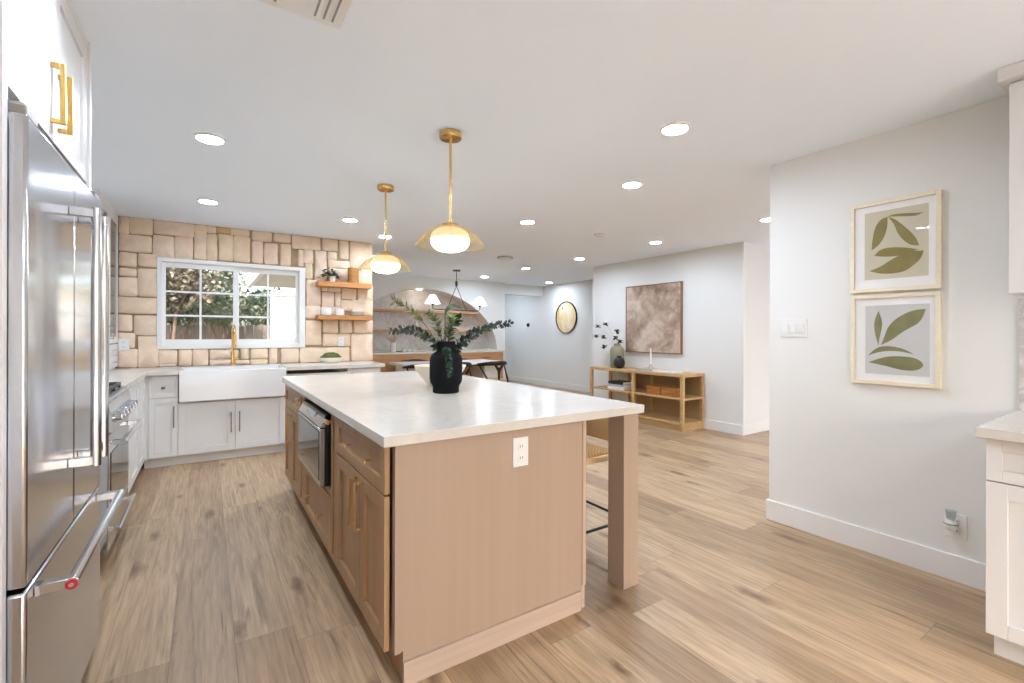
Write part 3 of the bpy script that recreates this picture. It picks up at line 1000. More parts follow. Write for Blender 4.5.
sk = thing('apron_sink', 'white fireclay apron front sink under the window', 'sink', (0.24, 5.6, 0.612))
m.build('basin', CERAMIC, sk, bevel=0.006, seg=3)
MB().lathe([(0, 0.0), (0.045, 0.0), (0.045, 0.004), (0.03, 0.002), (0, 0.001)], (0.24, 5.6, 0.662), 24).build('drain', CHROME, sk)
fa = thing('faucet', 'brushed gold gooseneck faucet standing behind the sink', 'faucet', (0.235, 5.89, 0.915))
m = MB()
m.lathe([(0.0, 0), (0.027, 0), (0.027, 0.012), (0.019, 0.02), (0.019, 0.14), (0.016, 0.15), (0, 0.15)], (0.235, 5.89, 0.915), 24)
pts = [(0.235, 5.89, 1.06), (0.235, 5.89, 1.2)]
for k in range(13):
    a = math.pi * k / 12
    pts.append((0.235 + 0.006 * (1 - math.cos(a)), 5.89 - 0.10 * (1 - math.cos(a)), 1.25 + 0.10 * math.sin(a)))
m.tube(pts, 0.0115, 14)
m.build('spout', BRASS, fa)
m = MB(); e = pts[-1]; m.cyl(e, (e[0], e[1], e[2] - 0.13), 0.0155, 18)
m.build('spray_head', BRASS, fa)
m = MB(); m.cyl((0.25, 5.89, 0.99), (0.29, 5.89, 0.99), 0.013, 16); m.cyl((0.285, 5.89, 0.99), (0.31, 5.885, 1.075), 0.006, 12)
m.build('lever', BRASS, fa)

# floating shelves
SHELF_LABEL = ('upper floating oak shelf on the stone wall, holding a plant', 'lower floating oak shelf on the stone wall, holding white dishes')
for z, th, lb in ((1.828, 0.062, SHELF_LABEL[0]), (1.432, 0.054, SHELF_LABEL[1])):
    tag(MB().box(1.095, 1.725, 5.80, 5.978, z, z + th).build('floating_shelf', SHELF_OAK, bevel=0.003), lb, 'shelf', 'floating shelves on the stone wall')
UZ, LZ = 1.89, 1.486

LEAF_DARK = plain('deep_green_leaf', (38, 66, 34), 0.45, var=0.35, scale=30)
LEAF_MID = plain('mid_green_leaf', (88, 112, 62), 0.5, var=0.3, scale=30)
LEAF_OLIVE = plain('olive_leaf', (128, 130, 62), 0.5, var=0.3, scale=30)
LEAF_EUC = plain('eucalyptus_leaf', (66, 92, 78), 0.55, var=0.3, scale=30)
LEAF_EUC_DARK = plain('eucalyptus_dark_leaf', (52, 66, 62), 0.55, var=0.3, scale=30)
STEM = plain('brown_stem', (92, 78, 52), 0.6, var=0.2)
pp = thing('potted_plant', 'small trailing green plant in a white pot on the upper shelf', 'plant', (1.27, 5.885, UZ))
MB().lathe([(0, 0), (0.032, 0), (0.042, 0.07), (0.038, 0.07), (0.034, 0.055), (0, 0.055)], (1.27, 5.885, UZ), 24).build('pot', CREAM, pp)
lf, lo, sm = MB(), MB(), MB()
rp = random.Random(5)
for k in range(58):
    a = rp.uniform(0, 2 * math.pi); el = rp.uniform(-0.1, 1.2)
    r_ = rp.uniform(0.02, 0.10)
    p = Vector((1.26 + r_ * math.cos(a), 5.885 + 0.75 * r_ * math.sin(a), UZ + 0.075 + 0.085 * math.sin(el) * rp.uniform(0.3, 1)))
    if p.y > 5.93: p.y = 5.93
    sm.tube([(1.27, 5.885, UZ + 0.055), p], 0.0014, 4)
    lf.leaf(p, (math.cos(a), 0.6 * math.sin(a), rp.uniform(-0.4, 0.5)), (-math.sin(a), math.cos(a), 0.2), 0.062, 0.036, 0.3)
for k in range(14):
    t = k / 13
    p = Vector((1.23 - 0.12 * t, 5.82 - 0.02 * t, UZ + 0.055 - 0.015 * t + 0.02 * math.sin(6 * t)))
    a = rp.uniform(0, 6.28)
    lo.leaf(p, (-0.6 + 0.5 * math.cos(a), 0.6 * math.sin(a), rp.uniform(0, 0.5)), (0.2, 1, 0.3), 0.062, 0.036, 0.1)
for k in range(6):
    t = k / 5
    p = Vector((1.36 + 0.08 * t, 5.85, UZ + 0.075 - 0.045 * t))
    lf.leaf(p, (0.9, 0.1 * (-1) ** k, -0.4), (0, 1, 0.3), 0.04, 0.016, 0.1)
sm.tube([(1.27, 5.885, UZ + 0.06), (1.36, 5.85, UZ + 0.08), (1.45, 5.85, UZ + 0.02)], 0.0018, 5)
sm.build('stem', STEM, pp)
lf.build('foliage', LEAF_DARK, pp, recalc=False)
lo.build('trailing_foliage', LEAF_OLIVE, pp, recalc=False)
wb = thing('wicker_holder', 'tall woven cane candle holder on the upper shelf, beside the plant', 'candle holder', (1.525, 5.885, UZ))
m = MB(); r0 = 0.066
for k in range(22):
    a0 = 2 * math.pi * k / 22
    for s in (1, -1):
        m.tube([(1.525 + r0 * math.cos(a0 + s * 0.9 * t), 5.885 + r0 * math.sin(a0 + s * 0.9 * t), UZ + 0.006 + 0.178 * t) for t in [i / 8 for i in range(9)]], 0.0036, 5)
for z in (0.004, 0.092, 0.184):
    m.tube([(1.525 + r0 * math.cos(2 * math.pi * k / 28), 5.885 + r0 * math.sin(2 * math.pi * k / 28), UZ + z) for k in range(29)], 0.006, 6)
m.build('cane_lattice', plain('cane', (176, 122, 62), 0.6, var=0.2, scale=40), wb)
MB().lathe([(0, 0), (0.05, 0), (0.05, 0.16), (0.047, 0.16), (0.047, 0.006), (0, 0.006)], (1.525, 5.885, UZ + 0.001), 24).build('liner', plain('amber_liner', (196, 150, 92), 0.35), wb)

for x, s, lb in ((1.20, 1.0, 'white mug on the lower shelf, left end of the row'), (1.355, 0.92, 'white mug on the lower shelf, beside the stacked plates')):
    mg = thing('mug', lb, 'mug', (x, 5.88, LZ), 'white mugs on the lower shelf')
    r_ = 0.062 * s
    MB().lathe([(0, 0), (r_ * 0.9, 0), (r_, 0.012), (r_, 0.085 * s), (r_ - 0.005, 0.085 * s), (r_ - 0.005, 0.012), (0, 0.01)], (x, 5.88, LZ), 28).build('cup', CERAMIC, mg)
    MB().tube([(x - r_ + 0.002, 5.88, LZ + 0.07 * s), (x - r_ - 0.028, 5.88, LZ + 0.068 * s), (x - r_ - 0.034, 5.88, LZ + 0.045), (x - r_ - 0.022, 5.88, LZ + 0.022), (x - r_ + 0.002, 5.88, LZ + 0.02)], 0.0055, 8).build('handle', CERAMIC, mg)
for k, lb in enumerate(('white plate at the bottom of the stack on the lower shelf', 'second white plate of the stack on the lower shelf', 'third white plate of the stack on the lower shelf', 'white plate on top of the stack on the lower shelf')):
    z = LZ + k * 0.0125
    tag(MB().lathe([(0, 0), (0.058, 0), (0.085, 0.010), (0.090, 0.0155), (0.083, 0.014), (0.056, 0.005), (0, 0.005)], (1.565, 5.885, z), 32).build('plate', CERAMIC), lb, 'plate', 'stacked plates on the lower shelf')

mb_ = thing('moss_bowl', 'oval cream bowl of green moss on the sink wall counter', 'bowl', (1.235, 5.78, 0.915))
MB().lathe([(0, 0), (0.075, 0), (0.125, 0.03), (0.140, 0.066), (0.132, 0.066), (0.118, 0.034), (0, 0.02)], (1.235, 5.78, 0.915), 40, 1.0, 0.62).build('bowl', CREAM, mb_)
m = MB()
m.lathe([(0.126, 0.052), (0.115, 0.075), (0.08, 0.105), (0.04, 0.12), (0, 0.124)], (1.235, 5.78, 0.915), 40, 1.0, 0.6)
bmesh.ops.subdivide_edges(m.bm, edges=m.bm.edges[:], cuts=1, use_grid_fill=True)
for v in m.bm.verts:
    v.co += Vector((rp.uniform(-1, 1), rp.uniform(-1, 1), rp.uniform(-1, 1))) * 0.005
m.build('moss', plain('moss_green', (84, 88, 38), 0.9, var=0.4, scale=90, bump=0.8), mb_)['kind'] = 'stuff'

def outlet(face, f, u, z, w_=0.075, h_=0.115, lb='', gangs=0):
    t = thing('wall_switch' if gangs else 'wall_outlet', lb, 'light switch' if gangs else 'outlet', (f, u, z - h_ / 2) if face[0] == 'x' else (u, f, z - h_ / 2))
    def B(u0, u1, z0, z1, d0, d1):
        mb = MB()
        if face == 'x-':
            mb.box(f - d1, f - d0, u0, u1, z0, z1)
        else:
            mb.box(u0, u1, f - d1, f - d0, z0, z1)
        return mb
    B(u - w_ / 2, u + w_ / 2, z - h_ / 2, z + h_ / 2, 0, 0.006).build('cover_plate', PLASTIC, t, bevel=0.002)
    if gangs:
        for k in range(gangs):
            uc = u + (k - (gangs - 1) / 2) * 0.046
            B(uc - 0.0165, uc + 0.0165, z - 0.033, z + 0.033, 0.006, 0.011).build('rocker', PLASTIC, t, bevel=0.0015)
    else:
        for s in (-1, 1):
            soc = B(u - 0.017, u + 0.017, z + s * 0.024 - 0.016, z + s * 0.024 + 0.016, 0.006, 0.009).build('socket', PLASTIC, t, bevel=0.003)
            sl = MB()
            for du in (-0.006, 0.006):
                if face == 'x-':
                    sl.box(f - 0.0096, f - 0.0088, u + du - 0.0012, u + du + 0.0012, z + s * 0.024 - 0.004, z + s * 0.024 + 0.006)
                else:
                    sl.box(u + du - 0.0012, u + du + 0.0012, f - 0.0096, f - 0.0088, z + s * 0.024 - 0.004, z + s * 0.024 + 0.006)
            sl.build('slot', DARKGAP, soc, smooth=False)
    return t
outlet('y-', YS - 0.024, 1.392, 1.166, lb='white outlet on the stone wall below the lower shelf')
outlet('y-', YS - 0.024, -0.69, 1.15, 0.085, 0.115, lb='white outlet on the stone wall left of the window')

# ------------------------------------------------------------------ island
IX = 0.533               # door faces on the aisle side
IB = 0.553               # cabinet bodies
IXR = 1.452              # back of cabinets
def icab(name, label, y0, y1):
    t = thing(name, label, 'cabinet', (1.0, (y0 + y1) / 2, 0))
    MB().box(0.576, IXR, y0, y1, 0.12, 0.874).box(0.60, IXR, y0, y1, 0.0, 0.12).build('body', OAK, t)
    return t
def idrawer(t, y0, y1, z0, z1, pulls, rail=0.05):
    mb = MB(); shaker(mb, 'x-', IX, y0, y1, z0, z1, rail=rail, recess=0.013)
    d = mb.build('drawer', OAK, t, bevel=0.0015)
    for py, ln in pulls:
        k = MB()
        k.cyl((IX, py, (z0 + z1) / 2), (IX - 0.022, py, (z0 + z1) / 2), 0.005, 12)
        k.cyl((IX - 0.026, py - ln / 2, (z0 + z1) / 2), (IX - 0.026, py + ln / 2, (z0 + z1) / 2), 0.0065, 14)
        k.build('pull', BRONZE, d)
    return d
def idoor(t, y0, y1, z0, z1, hy=None, hz=0.55, hl=0.2):
    mb = MB(); shaker(mb, 'x-', IX, y0, y1, z0, z1, recess=0.013)
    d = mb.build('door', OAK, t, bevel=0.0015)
    if hy is not None:
        bar_pull(MB(), 'x-', IX, hy, hz, hl, 0.036, 0.011).build('pull', BRONZE, d, bevel=0.002)
    return d
c1 = icab('island_cabinet', 'oak island cabinet at the near end, a wide drawer over two doors', 1.632, 2.372)
idrawer(c1, 1.634, 2.370, 0.690, 0.866, ((1.80, 0.045), (2.10, 0.045)))
idoor(c1, 1.634, 1.953, 0.124, 0.682, 1.915, 0.565)
idoor(c1, 1.956, 2.370, 0.124, 0.682, 1.995, 0.565)
def pullout(y0, y1, lb):
    t = icab('spice_pullout', lb, y0, y1)
    mb = MB(); shaker(mb, 'x-', IX, y0 + 0.002, y1 - 0.002, 0.124, 0.866, rail=0.03)
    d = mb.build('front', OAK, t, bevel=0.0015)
    k = MB(); yc = (y0 + y1) / 2
    k.cyl((IX, yc, 0.828), (IX - 0.03, yc, 0.828), 0.007, 14).cyl((IX - 0.033, yc - 0.03, 0.828), (IX - 0.033, yc + 0.03, 0.828), 0.010, 16)
    k.build('knob', BRONZE, d)
pullout(2.372, 2.492, 'narrow oak pull-out with a brass knob, on the near side of the microwave')
c2 = icab('microwave_cabinet', 'oak island cabinet that holds the built-in microwave over a drawer', 2.492, 3.245)
idrawer(c2, 2.494, 3.243, 0.124, 0.425, ((2.68, 0.045), (3.05, 0.045)))
for z0, z1 in ((0.43, 0.462), (0.852, 0.868)):
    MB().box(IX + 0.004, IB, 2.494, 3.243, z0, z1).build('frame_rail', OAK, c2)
pullout(3.245, 3.44, 'narrow oak pull-out with a brass knob, on the far side of the microwave')
c3 = icab('island_cabinet', 'oak island cabinet at the far end near the sink, a drawer over two doors', 3.44, 4.15)
idrawer(c3, 3.442, 4.148, 0.690, 0.866, ((3.60, 0.045), (3.98, 0.045)))
idoor(c3, 3.442, 3.793, 0.124, 0.682, 3.755, 0.56)
idoor(c3, 3.796, 4.148, 0.124, 0.682, 3.834, 0.56)
mw = thing('microwave', 'stainless built-in microwave drawer with black glass in the island', 'microwave', (0.52, 2.86, 0.47))
y0, y1 = 2.53, 3.20
MB().box(0.512, 0.576, y0, y1, 0.475, 0.845).build('housing', plain('microwave_black', (22, 22, 23), 0.25), mw, bevel=0.002)
d = MB().box(0.488, 0.512, y0, y1, 0.475, 0.775).build('door', plain('microwave_steel', (176, 176, 178), 0.22, 0.95), mw, bevel=0.003)
MB().box(0.485, 0.489, y0 + 0.025, y1 - 0.025, 0.505, 0.758).build('door_glass', BLACKGLASS, d)
m = MB(); m.prism([(0.488, 0.782), (0.512, 0.782), (0.530, 0.845), (0.524, 0.845)], 'y', y0, y1)
cp = m.build('control_panel', MATS['microwave_steel'], mw, bevel=0.002)
m = MB(); m.prism([(0.4985, 0.803), (0.5005, 0.8025), (0.5105, 0.830), (0.5085, 0.8305)], 'y', y0 + 0.22, y1 - 0.22)
m.build('display', plain('display_grey', (150, 152, 156), 0.2), cp)

# panels, plinth and posts
ep = thing('island_end_panel', 'pinkish oak veneer panel on the near end of the island', 'panel', (1.0, 1.62, 0))
m = MB(); m.prism([(0.562, 0.124), (0.594, 0.124), (0.594, 0.0), (1.452, 0.0), (1.452, 0.874), (0.562, 0.874)], 'y', 1.605, 1.630)
m.build('panel', VENEER, ep)
MB().box(0.592, 1.437, 1.592, 1.605, 0.0, 0.088).build('base_trim', wood('plinth_oak', (178, 156, 138), (196, 174, 156), (2.0, 40, 40), 0.5), ep, bevel=0.001)
MB().box(0.561, 0.584, 1.599, 1.605, 0.124, 0.874).build('edge_strip', VENEER, ep)
bp_ = thing('island_back_panel', 'oak back panel of the island on the stool side', 'panel', (1.465, 2.88, 0))
MB().box(1.4525, 1.476, 1.602, 4.15, 0.106, 0.874).build('panel', VENEER, bp_)
MB().box(1.4525, 1.470, 1.605, 4.15, 0.0, 0.106).build('base_trim', MATS['plinth_oak'], bp_)
for x in (1.459, 1.4665):
    MB().box(x, x + 0.003, 1.600, 1.602, 0.106, 0.874).build('edge_groove', plain('pale_edge', (222, 200, 176), 0.6), bp_)
tag(MB().box(1.728, 1.832, 1.603, 1.712, 0, 0.874).build('island_post', VENEER, bevel=0.002), 'square oak post under the near corner of the island worktop', 'post')
tag(MB().box(1.728, 1.832, 4.04, 4.15, 0, 0.874).build('island_post', VENEER, bevel=0.002), 'square oak post under the far corner of the island worktop', 'post')
m = MB(); m.box(0.510, 1.840, 1.572, 4.175, 0.875, 0.915)
tag(m.build('island_worktop', QUARTZ, bevel=0.0025), 'large white quartz worktop of the island, with the black vase on it', 'countertop')
outlet('y-', 1.605, 1.104, 0.774, 0.077, 0.122, lb='white outlet on the oak end panel of the island')

# bowl and vase on the island
m = MB(); m.lathe([(0, 0), (0.07, 0), (0.085, 0.012), (0.135, 0.06), (0.165, 0.105), (0.178, 0.138), (0.171, 0.138), (0.158, 0.105), (0.128, 0.064), (0.08, 0.022), (0, 0.018)], (1.345, 2.93, 0.915), 48)
tag(m.build('serving_bowl', CREAM, origin=(1.345, 2.93, 0.915)), 'wide cream ceramic bowl on the island behind the black vase', 'bowl')
VX, VY, VZ = 1.21, 2.555, 0.915
m = MB()
m.lathe([(0, 0.0), (0.074, 0.0), (0.079, 0.004), (0.079, 0.034), (0.083, 0.045), (0.094, 0.062), (0.0985, 0.085), (0.0985, 0.195), (0.094, 0.218), (0.08, 0.236), (0.062, 0.246), (0.0575, 0.25), (0.0565, 0.306), (0.052, 0.309), (0.048, 0.306), (0.048, 0.24), (0.085, 0.2), (0.085, 0.06), (0, 0.03)], (VX, VY, VZ), 48)
tag(m.build('vase', BLACKVASE, origin=(VX, VY, VZ)), 'matt black vase with a stepped neck on the island worktop', 'vase')
br = random.Random(11)
mouth = Vector((VX, VY, VZ + 0.30))
inside = Vector((VX, VY, VZ + 0.12))
def curve(p0, p1, p2, n):
    p0, p1, p2 = Vector(p0), Vector(p1), Vector(p2)
    return [(1 - t) ** 2 * p0 + 2 * t * (1 - t) * p1 + t * t * p2 for t in [i / n for i in range(n + 1)]]
def spray(lb, name, tip, ctrl, leafmat, n, size, round_leaf=True, both=True, start=0.25, droop=0.1, width=0.85, shrink=0.5):
    t = thing(name, lb, 'foliage stem', (mouth.x, mouth.y, mouth.z), 'greenery in the black vase')
    pts = curve(inside, ctrl, tip, 26)
    off = Vector((br.uniform(-0.02, 0.02), br.uniform(-0.02, 0.02), 0))
    pts = [p + off * min(1, k / 5) * (1 - k / 26) for k, p in enumerate(pts)]
    MB().tube(pts, [0.0032 - 0.002 * k / 26 for k in range(27)], 6).build('stem', STEM, t)
    lf = MB()
    for i in range(n):
        f = start + (1 - start) * (i + 0.5) / n
        k = min(25, int(f * 26)); p = pts[k].lerp(pts[k + 1], f * 26 - k)
        d = (pts[k + 1] - pts[k]).normalized()
        a = br.uniform(0, 6.28)
        s1 = d.orthogonal().normalized(); s2 = d.cross(s1)
        s = s1 * math.cos(a) + s2 * math.sin(a)
        for sg in ((1, -1) if both else (1,)):
            L = size * (1 - shrink * f) * br.uniform(0.8, 1.15)
            q = Vector((br.uniform(-0.2, 0.2), br.uniform(-0.2, 0.2), br.uniform(-0.2, 0.2)))
            lf.leaf(p, s * sg * 0.9 + d * 0.45 + q, d.cross(s) + q, L, L * width, droop, 0.12, 5, 0.0 if round_leaf else 1.0)
    lf.build('leaves', leafmat, t, recalc=False)
    return t
spray('long eucalyptus branch reaching right from the black vase, its tip darkest', 'eucalyptus_branch', (1.645, 2.50, 1.34), (1.25, 2.55, 1.31), LEAF_EUC_DARK, 46, 0.046, start=0.2, shrink=0.3)
spray('green eucalyptus sprig in the black vase, under the long right branch', 'eucalyptus_branch', (1.50, 2.46, 1.315), (1.28, 2.50, 1.25), LEAF_EUC, 30, 0.042, start=0.3)
spray('dark eucalyptus branch reaching left from the black vase', 'eucalyptus_branch', (0.865, 2.56, 1.285), (1.15, 2.55, 1.345), LEAF_DARK, 42, 0.048, start=0.25, shrink=0.35)
spray('thin eucalyptus sprig drooping down the front of the black vase', 'eucalyptus_branch', (1.185, 2.44, 1.03), (1.13, 2.43, 1.33), LEAF_EUC, 34, 0.034, start=0.5, shrink=0.2)
spray('olive green leafy branch with pale yellow tips, upper left of the black vase', 'leafy_branch', (0.885, 2.58, 1.46), (1.10, 2.56, 1.39), LEAF_OLIVE, 30, 0.055, round_leaf=False, start=0.55, width=0.5, shrink=0.3)
spray('upright olive branch in the middle of the black vase', 'leafy_branch', (1.12, 2.60, 1.40), (1.19, 2.58, 1.34), LEAF_MID, 30, 0.06, round_leaf=False, start=0.35, width=0.4, shrink=0.2)
spray('short bushy green sprig right of centre in the black vase', 'leafy_branch', (1.31, 2.60, 1.37), (1.23, 2.58, 1.32), LEAF_DARK, 34, 0.065, round_leaf=False, start=0.35, width=0.4, shrink=0.2)
spray('short feathery green sprig at the front of the black vase mouth', 'leafy_branch', (1.22, 2.50, 1.37), (1.21, 2.53, 1.32), LEAF_MID, 34, 0.06, round_leaf=False, start=0.35, width=0.3, shrink=0.2)
cl = thing('curled_leaf_stem', 'single large curled dark leaf at the top of the black vase', 'foliage stem', tuple(mouth), 'greenery in the black vase')
MB().tube(curve(inside, (1.20, 2.55, 1.30), (1.205, 2.56, 1.395), 12), 0.003, 6).build('stem', STEM, cl)
m = MB()
P = curve((1.203, 2.56, 1.385), (1.215, 2.56, 1.48), (1.315, 2.55, 1.425), 12)
prev = None
for k, p in enumerate(P):
    wv = 0.034 * math.sin(math.pi * (0.08 + 0.9 * k / 12))
    tg = (P[min(k + 1, 12)] - P[max(k - 1, 0)]).normalized()
    nrm = Vector((-tg.z, 0, tg.x))
    row = [m.bm.verts.new(p + nrm * (-0.5 * wv) + Vector((0, -wv, 0)) * 0.6), m.bm.verts.new(p + nrm * 0.2 * wv), m.bm.verts.new(p + nrm * (-0.5 * wv) + Vector((0, wv, 0)) * 0.6)]
    if prev:
        m.face([prev[0], prev[1], row[1], row[0]]); m.face([prev[1], prev[2], row[2], row[1]])
    prev = row
m.build('leaf', plain('curled_leaf_green', (36, 58, 18), 0.6, var=0.3, scale=20), cl, recalc=False)

# bar stool
st = thing('bar_stool', 'light oak counter stool with woven seat and black footrest under the island overhang', 'stool', (1.76, 2.07, 0))
m = MB()
zs = 0.60
for y in (1.845, 2.295):
    m.box(1.53, 1.955, y - 0.014, y + 0.014, zs - 0.03, zs)
for x in (1.545, 1.94):
    m.box(x - 0.014, x + 0.014, 1.858, 2.282, zs - 0.03, zs)
m.build('seat_frame', wood('stool_oak', (206, 168, 122), (230, 198, 156), (40, 40, 40), 0.5), st, bevel=0.004)
MB().box(1.557, 1.928, 1.857, 2.283, zs - 0.012, zs + 0.014).build('seat', weave('woven_cord', (170, 134, 78), (196, 160, 104), 90), st, bevel=0.008)
for sy in (1.86, 2.28):
    MB().tube([(1.94, sy, zs - 0.02), (1.955, sy, zs + 0.12), (1.985, sy, zs + 0.225)], [0.015, 0.0165, 0.013], 10).build('back_post', MATS['stool_oak'], st)
m = MB(); m.prism([(1.943, zs + 0.05), (1.953, zs + 0.05), (1.990, zs + 0.222), (1.980, zs + 0.222)], 'y', 1.875, 2.265)
m.build('backrest', weave('woven_back', (196, 164, 116), (214, 184, 138), 110), st, bevel=0.003)
for x, y, fx, fy in ((1.56, 1.87, 1.52, 1.84), (1.56, 2.27, 1.52, 2.30), (1.93, 1.87, 2.08, 1.845), (1.93, 2.27, 2.08, 2.275)):
    MB().tube([(x, y, zs - 0.03), (fx, fy, 0.0)], 0.010, 10).build('leg', BLACK, st)
m = MB()
c = [(1.535, 1.855, 0.2), (2.03, 1.855, 0.2), (2.03, 2.275, 0.2), (1.535, 2.275, 0.2), (1.535, 1.855, 0.2)]
for a, b in zip(c, c[1:]):
    m.cyl(a, b, 0.008, 10)
m.build('footrest', BLACK, st)

# ------------------------------------------------------------------ pendants and ceiling
def pendant():
    p = thing('pendant_lamp', '', 'lamp', (0, 0, H), 'gold pendants above the island')
    def at(z): return (0, 0, z)
    MB().lathe([(0, -0.034), (0.062, -0.034), (0.064, -0.030), (0.064, 0), (0, 0)], (0, 0, H), 36).build('canopy', BRASS, p)
    MB().cyl((0, 0, 1.905), (0, 0, H - 0.03), 0.0075, 16).build('rod', BRASS, p)
    MB().lathe([(0, 0), (0.05, 0), (0.052, 0.004), (0.045, 0.012), (0.012, 0.02), (0.012, 0.03), (0, 0.03)], (0, 0, 1.892), 32).build('cap', BRASS, p)
    prof = [(0.200, -0.112), (0.196, -0.106), (0.176, -0.080), (0.148, -0.050), (0.115, -0.024), (0.080, -0.008), (0.048, 0.0)]
    prof = prof + [(r - 0.002, z - 0.003) for r, z in prof[::-1]] + [prof[0]]
    MB().lathe(prof, (0, 0, 1.892), 56).build('shade', AMBER, p)
    g = []
    for i in range(13):
        a = -math.pi / 2 + math.pi * i / 12
        e = 0.8
        g.append((0.112 * abs(math.cos(a)) ** e, 1.815 + 0.071 * math.copysign(abs(math.sin(a)) ** e, math.sin(a))))
    g[0] = (0, 1.744); g[-1] = (0, 1.886)
    lo = [q for q in g if q[1] <= 1.8151]
    up = [q for q in g if q[1] >= 1.8149]
    MB().lathe(lo, (0, 0, 0), 40).build('globe', GLOBE, p)
    MB().lathe(up, (0, 0, 0), 40).build('globe_top', OPAL, p)
    return p
p1 = pendant()
p1['label'] = 'nearer gold pendant lamp above the island'
p1.location = (1.175, 2.43, H)
dup(p1, (1.174, 3.59, H), label='farther gold pendant lamp above the island, over the sink end')

LIGHTS = [
    (0.013, 3.292, 'recessed ceiling light on the left, above the aisle in front of the range'),
    (0.006, 4.877, 'recessed ceiling light in front of the window, above the sink'),
    (1.218, 4.853, 'recessed ceiling light in front of the floating shelves'),
    (1.773, 5.44, 'recessed ceiling light at the end of the stone wall, behind the farther pendant'),
    (2.198, 1.666, 'large recessed ceiling light nearest the wall with leaf prints'),
    (2.744, 2.472, 'recessed ceiling light beyond the nearest one, above the island stools'),
    (2.768, 3.902, 'recessed ceiling light right of the nearer pendant, above the passage'),
    (4.721, 3.865, 'recessed ceiling light in front of the brown painting'),
    (4.702, 2.454, 'recessed ceiling light cut by the edge of the white wall'),
    (4.781, 5.355, 'recessed ceiling light above the left end of the console'),
    (4.703, 6.688, 'recessed ceiling light right of the ceiling vent, beyond the console'),
    (6.45, 8.25, 'recessed ceiling light nearest the round print'),
    (4.718, 8.16, 'recessed ceiling light right of the chandelier, near the niche'),
]
def ceiling_light(x, y, lb):
    t = thing('recessed_light', lb, 'ceiling light', (x, y, H - 0.012), 'recessed ceiling lights')
    MB().lathe([(0.066, 0.006), (0.068, 0.0), (0.080, 0.004), (0.082, 0.012), (0.066, 0.012)], (x, y, H - 0.012), 36).build('trim_ring', TRIM, t)
    MB().lathe([(0, 0.005), (0.067, 0.005), (0.067, 0.011), (0, 0.011)], (x, y, H - 0.012), 32).build('diffuser', LAMP, t)
    return t
l0 = ceiling_light(*LIGHTS[0])
for x, y, lb in LIGHTS[1:]:
    dup(l0, (x, y, H - 0.012), label=lb)
dup(l0, (6.0, 10.1, H - 0.012), label='recessed ceiling light added to brighten the entry hall')  # extra lamp added to brighten the dark entry hall
for x, y in ((0.013, 1.707), (0.6, -1.2), (2.3, -1.2), (4.7, -0.4), (6.8, 1.0)):  # unseen lamps added to spread more light through the room
    dup(l0, (x, y, H - 0.012), label='unseen recessed ceiling light added for fill above or behind the camera')
# niche spotlight in the arch soffit
tag(MB().lathe([(0, 0), (0.045, 0), (0.045, 0.012), (0, 0.012)], (3.66, YN + 0.12, AZ + AB - 0.02), 24).build('niche_spotlight', SPOT), 'small spotlight under the top of the arch', 'ceiling light')

vt = thing('air_vent', 'white slotted air vent on the ceiling at the top edge of the picture', 'vent', (0.26, 1.72, H))
MB().box(0.10, 0.42, 1.55, 1.83, H - 0.006, H).build('frame', TRIM, vt, bevel=0.002)
for k, x in enumerate((0.135, 0.165, 0.195, 0.325, 0.355, 0.385)):
    MB().box(x - 0.004, x + 0.004, 1.58, 1.80, H - 0.0075, H - 0.0055).build('slot', plain('vent_grey', (150, 148, 145), 0.7) if 'vent_grey' not in MATS else MATS['vent_grey'], vt)
    MB().obox((x + 0.008, 1.69, H - 0.009), (0.012, 0.22, 0.0015), ry=0.5).build('louvre', TRIM, vt)
sd = thing('smoke_detector', 'flat round white smoke detector on the ceiling between two lights', 'smoke detector', (3.80, 3.913, H - 0.03))
MB().lathe([(0, 0), (0.045, 0), (0.062, 0.012), (0.064, 0.03), (0, 0.03)], (3.80, 3.913, H - 0.03), 32).build('cover', PLASTIC, sd)
MB().lathe([(0.0625, 0.0), (0.0655, 0.0), (0.0655, 0.006), (0.0625, 0.006)], (3.80, 3.913, H - 0.016), 32).build('seam_ring', plain('seam_grey', (150, 148, 146), 0.6), sd)
v2 = thing('ceiling_vent', 'round white ceiling vent near the dining area', 'vent', (3.77, 5.90, H - 0.03))
MB().lathe([(0, 0.004), (0.05, 0.0), (0.10, 0.012), (0.115, 0.03), (0, 0.03)], (3.77, 5.90, H - 0.03), 36).build('disc', PLASTIC, v2)
MB().lathe([(0.102, 0.012), (0.118, 0.012), (0.118, 0.018), (0.102, 0.018)], (3.77, 5.90, H - 0.03), 36).build('slot', MATS['seam_grey'], v2)

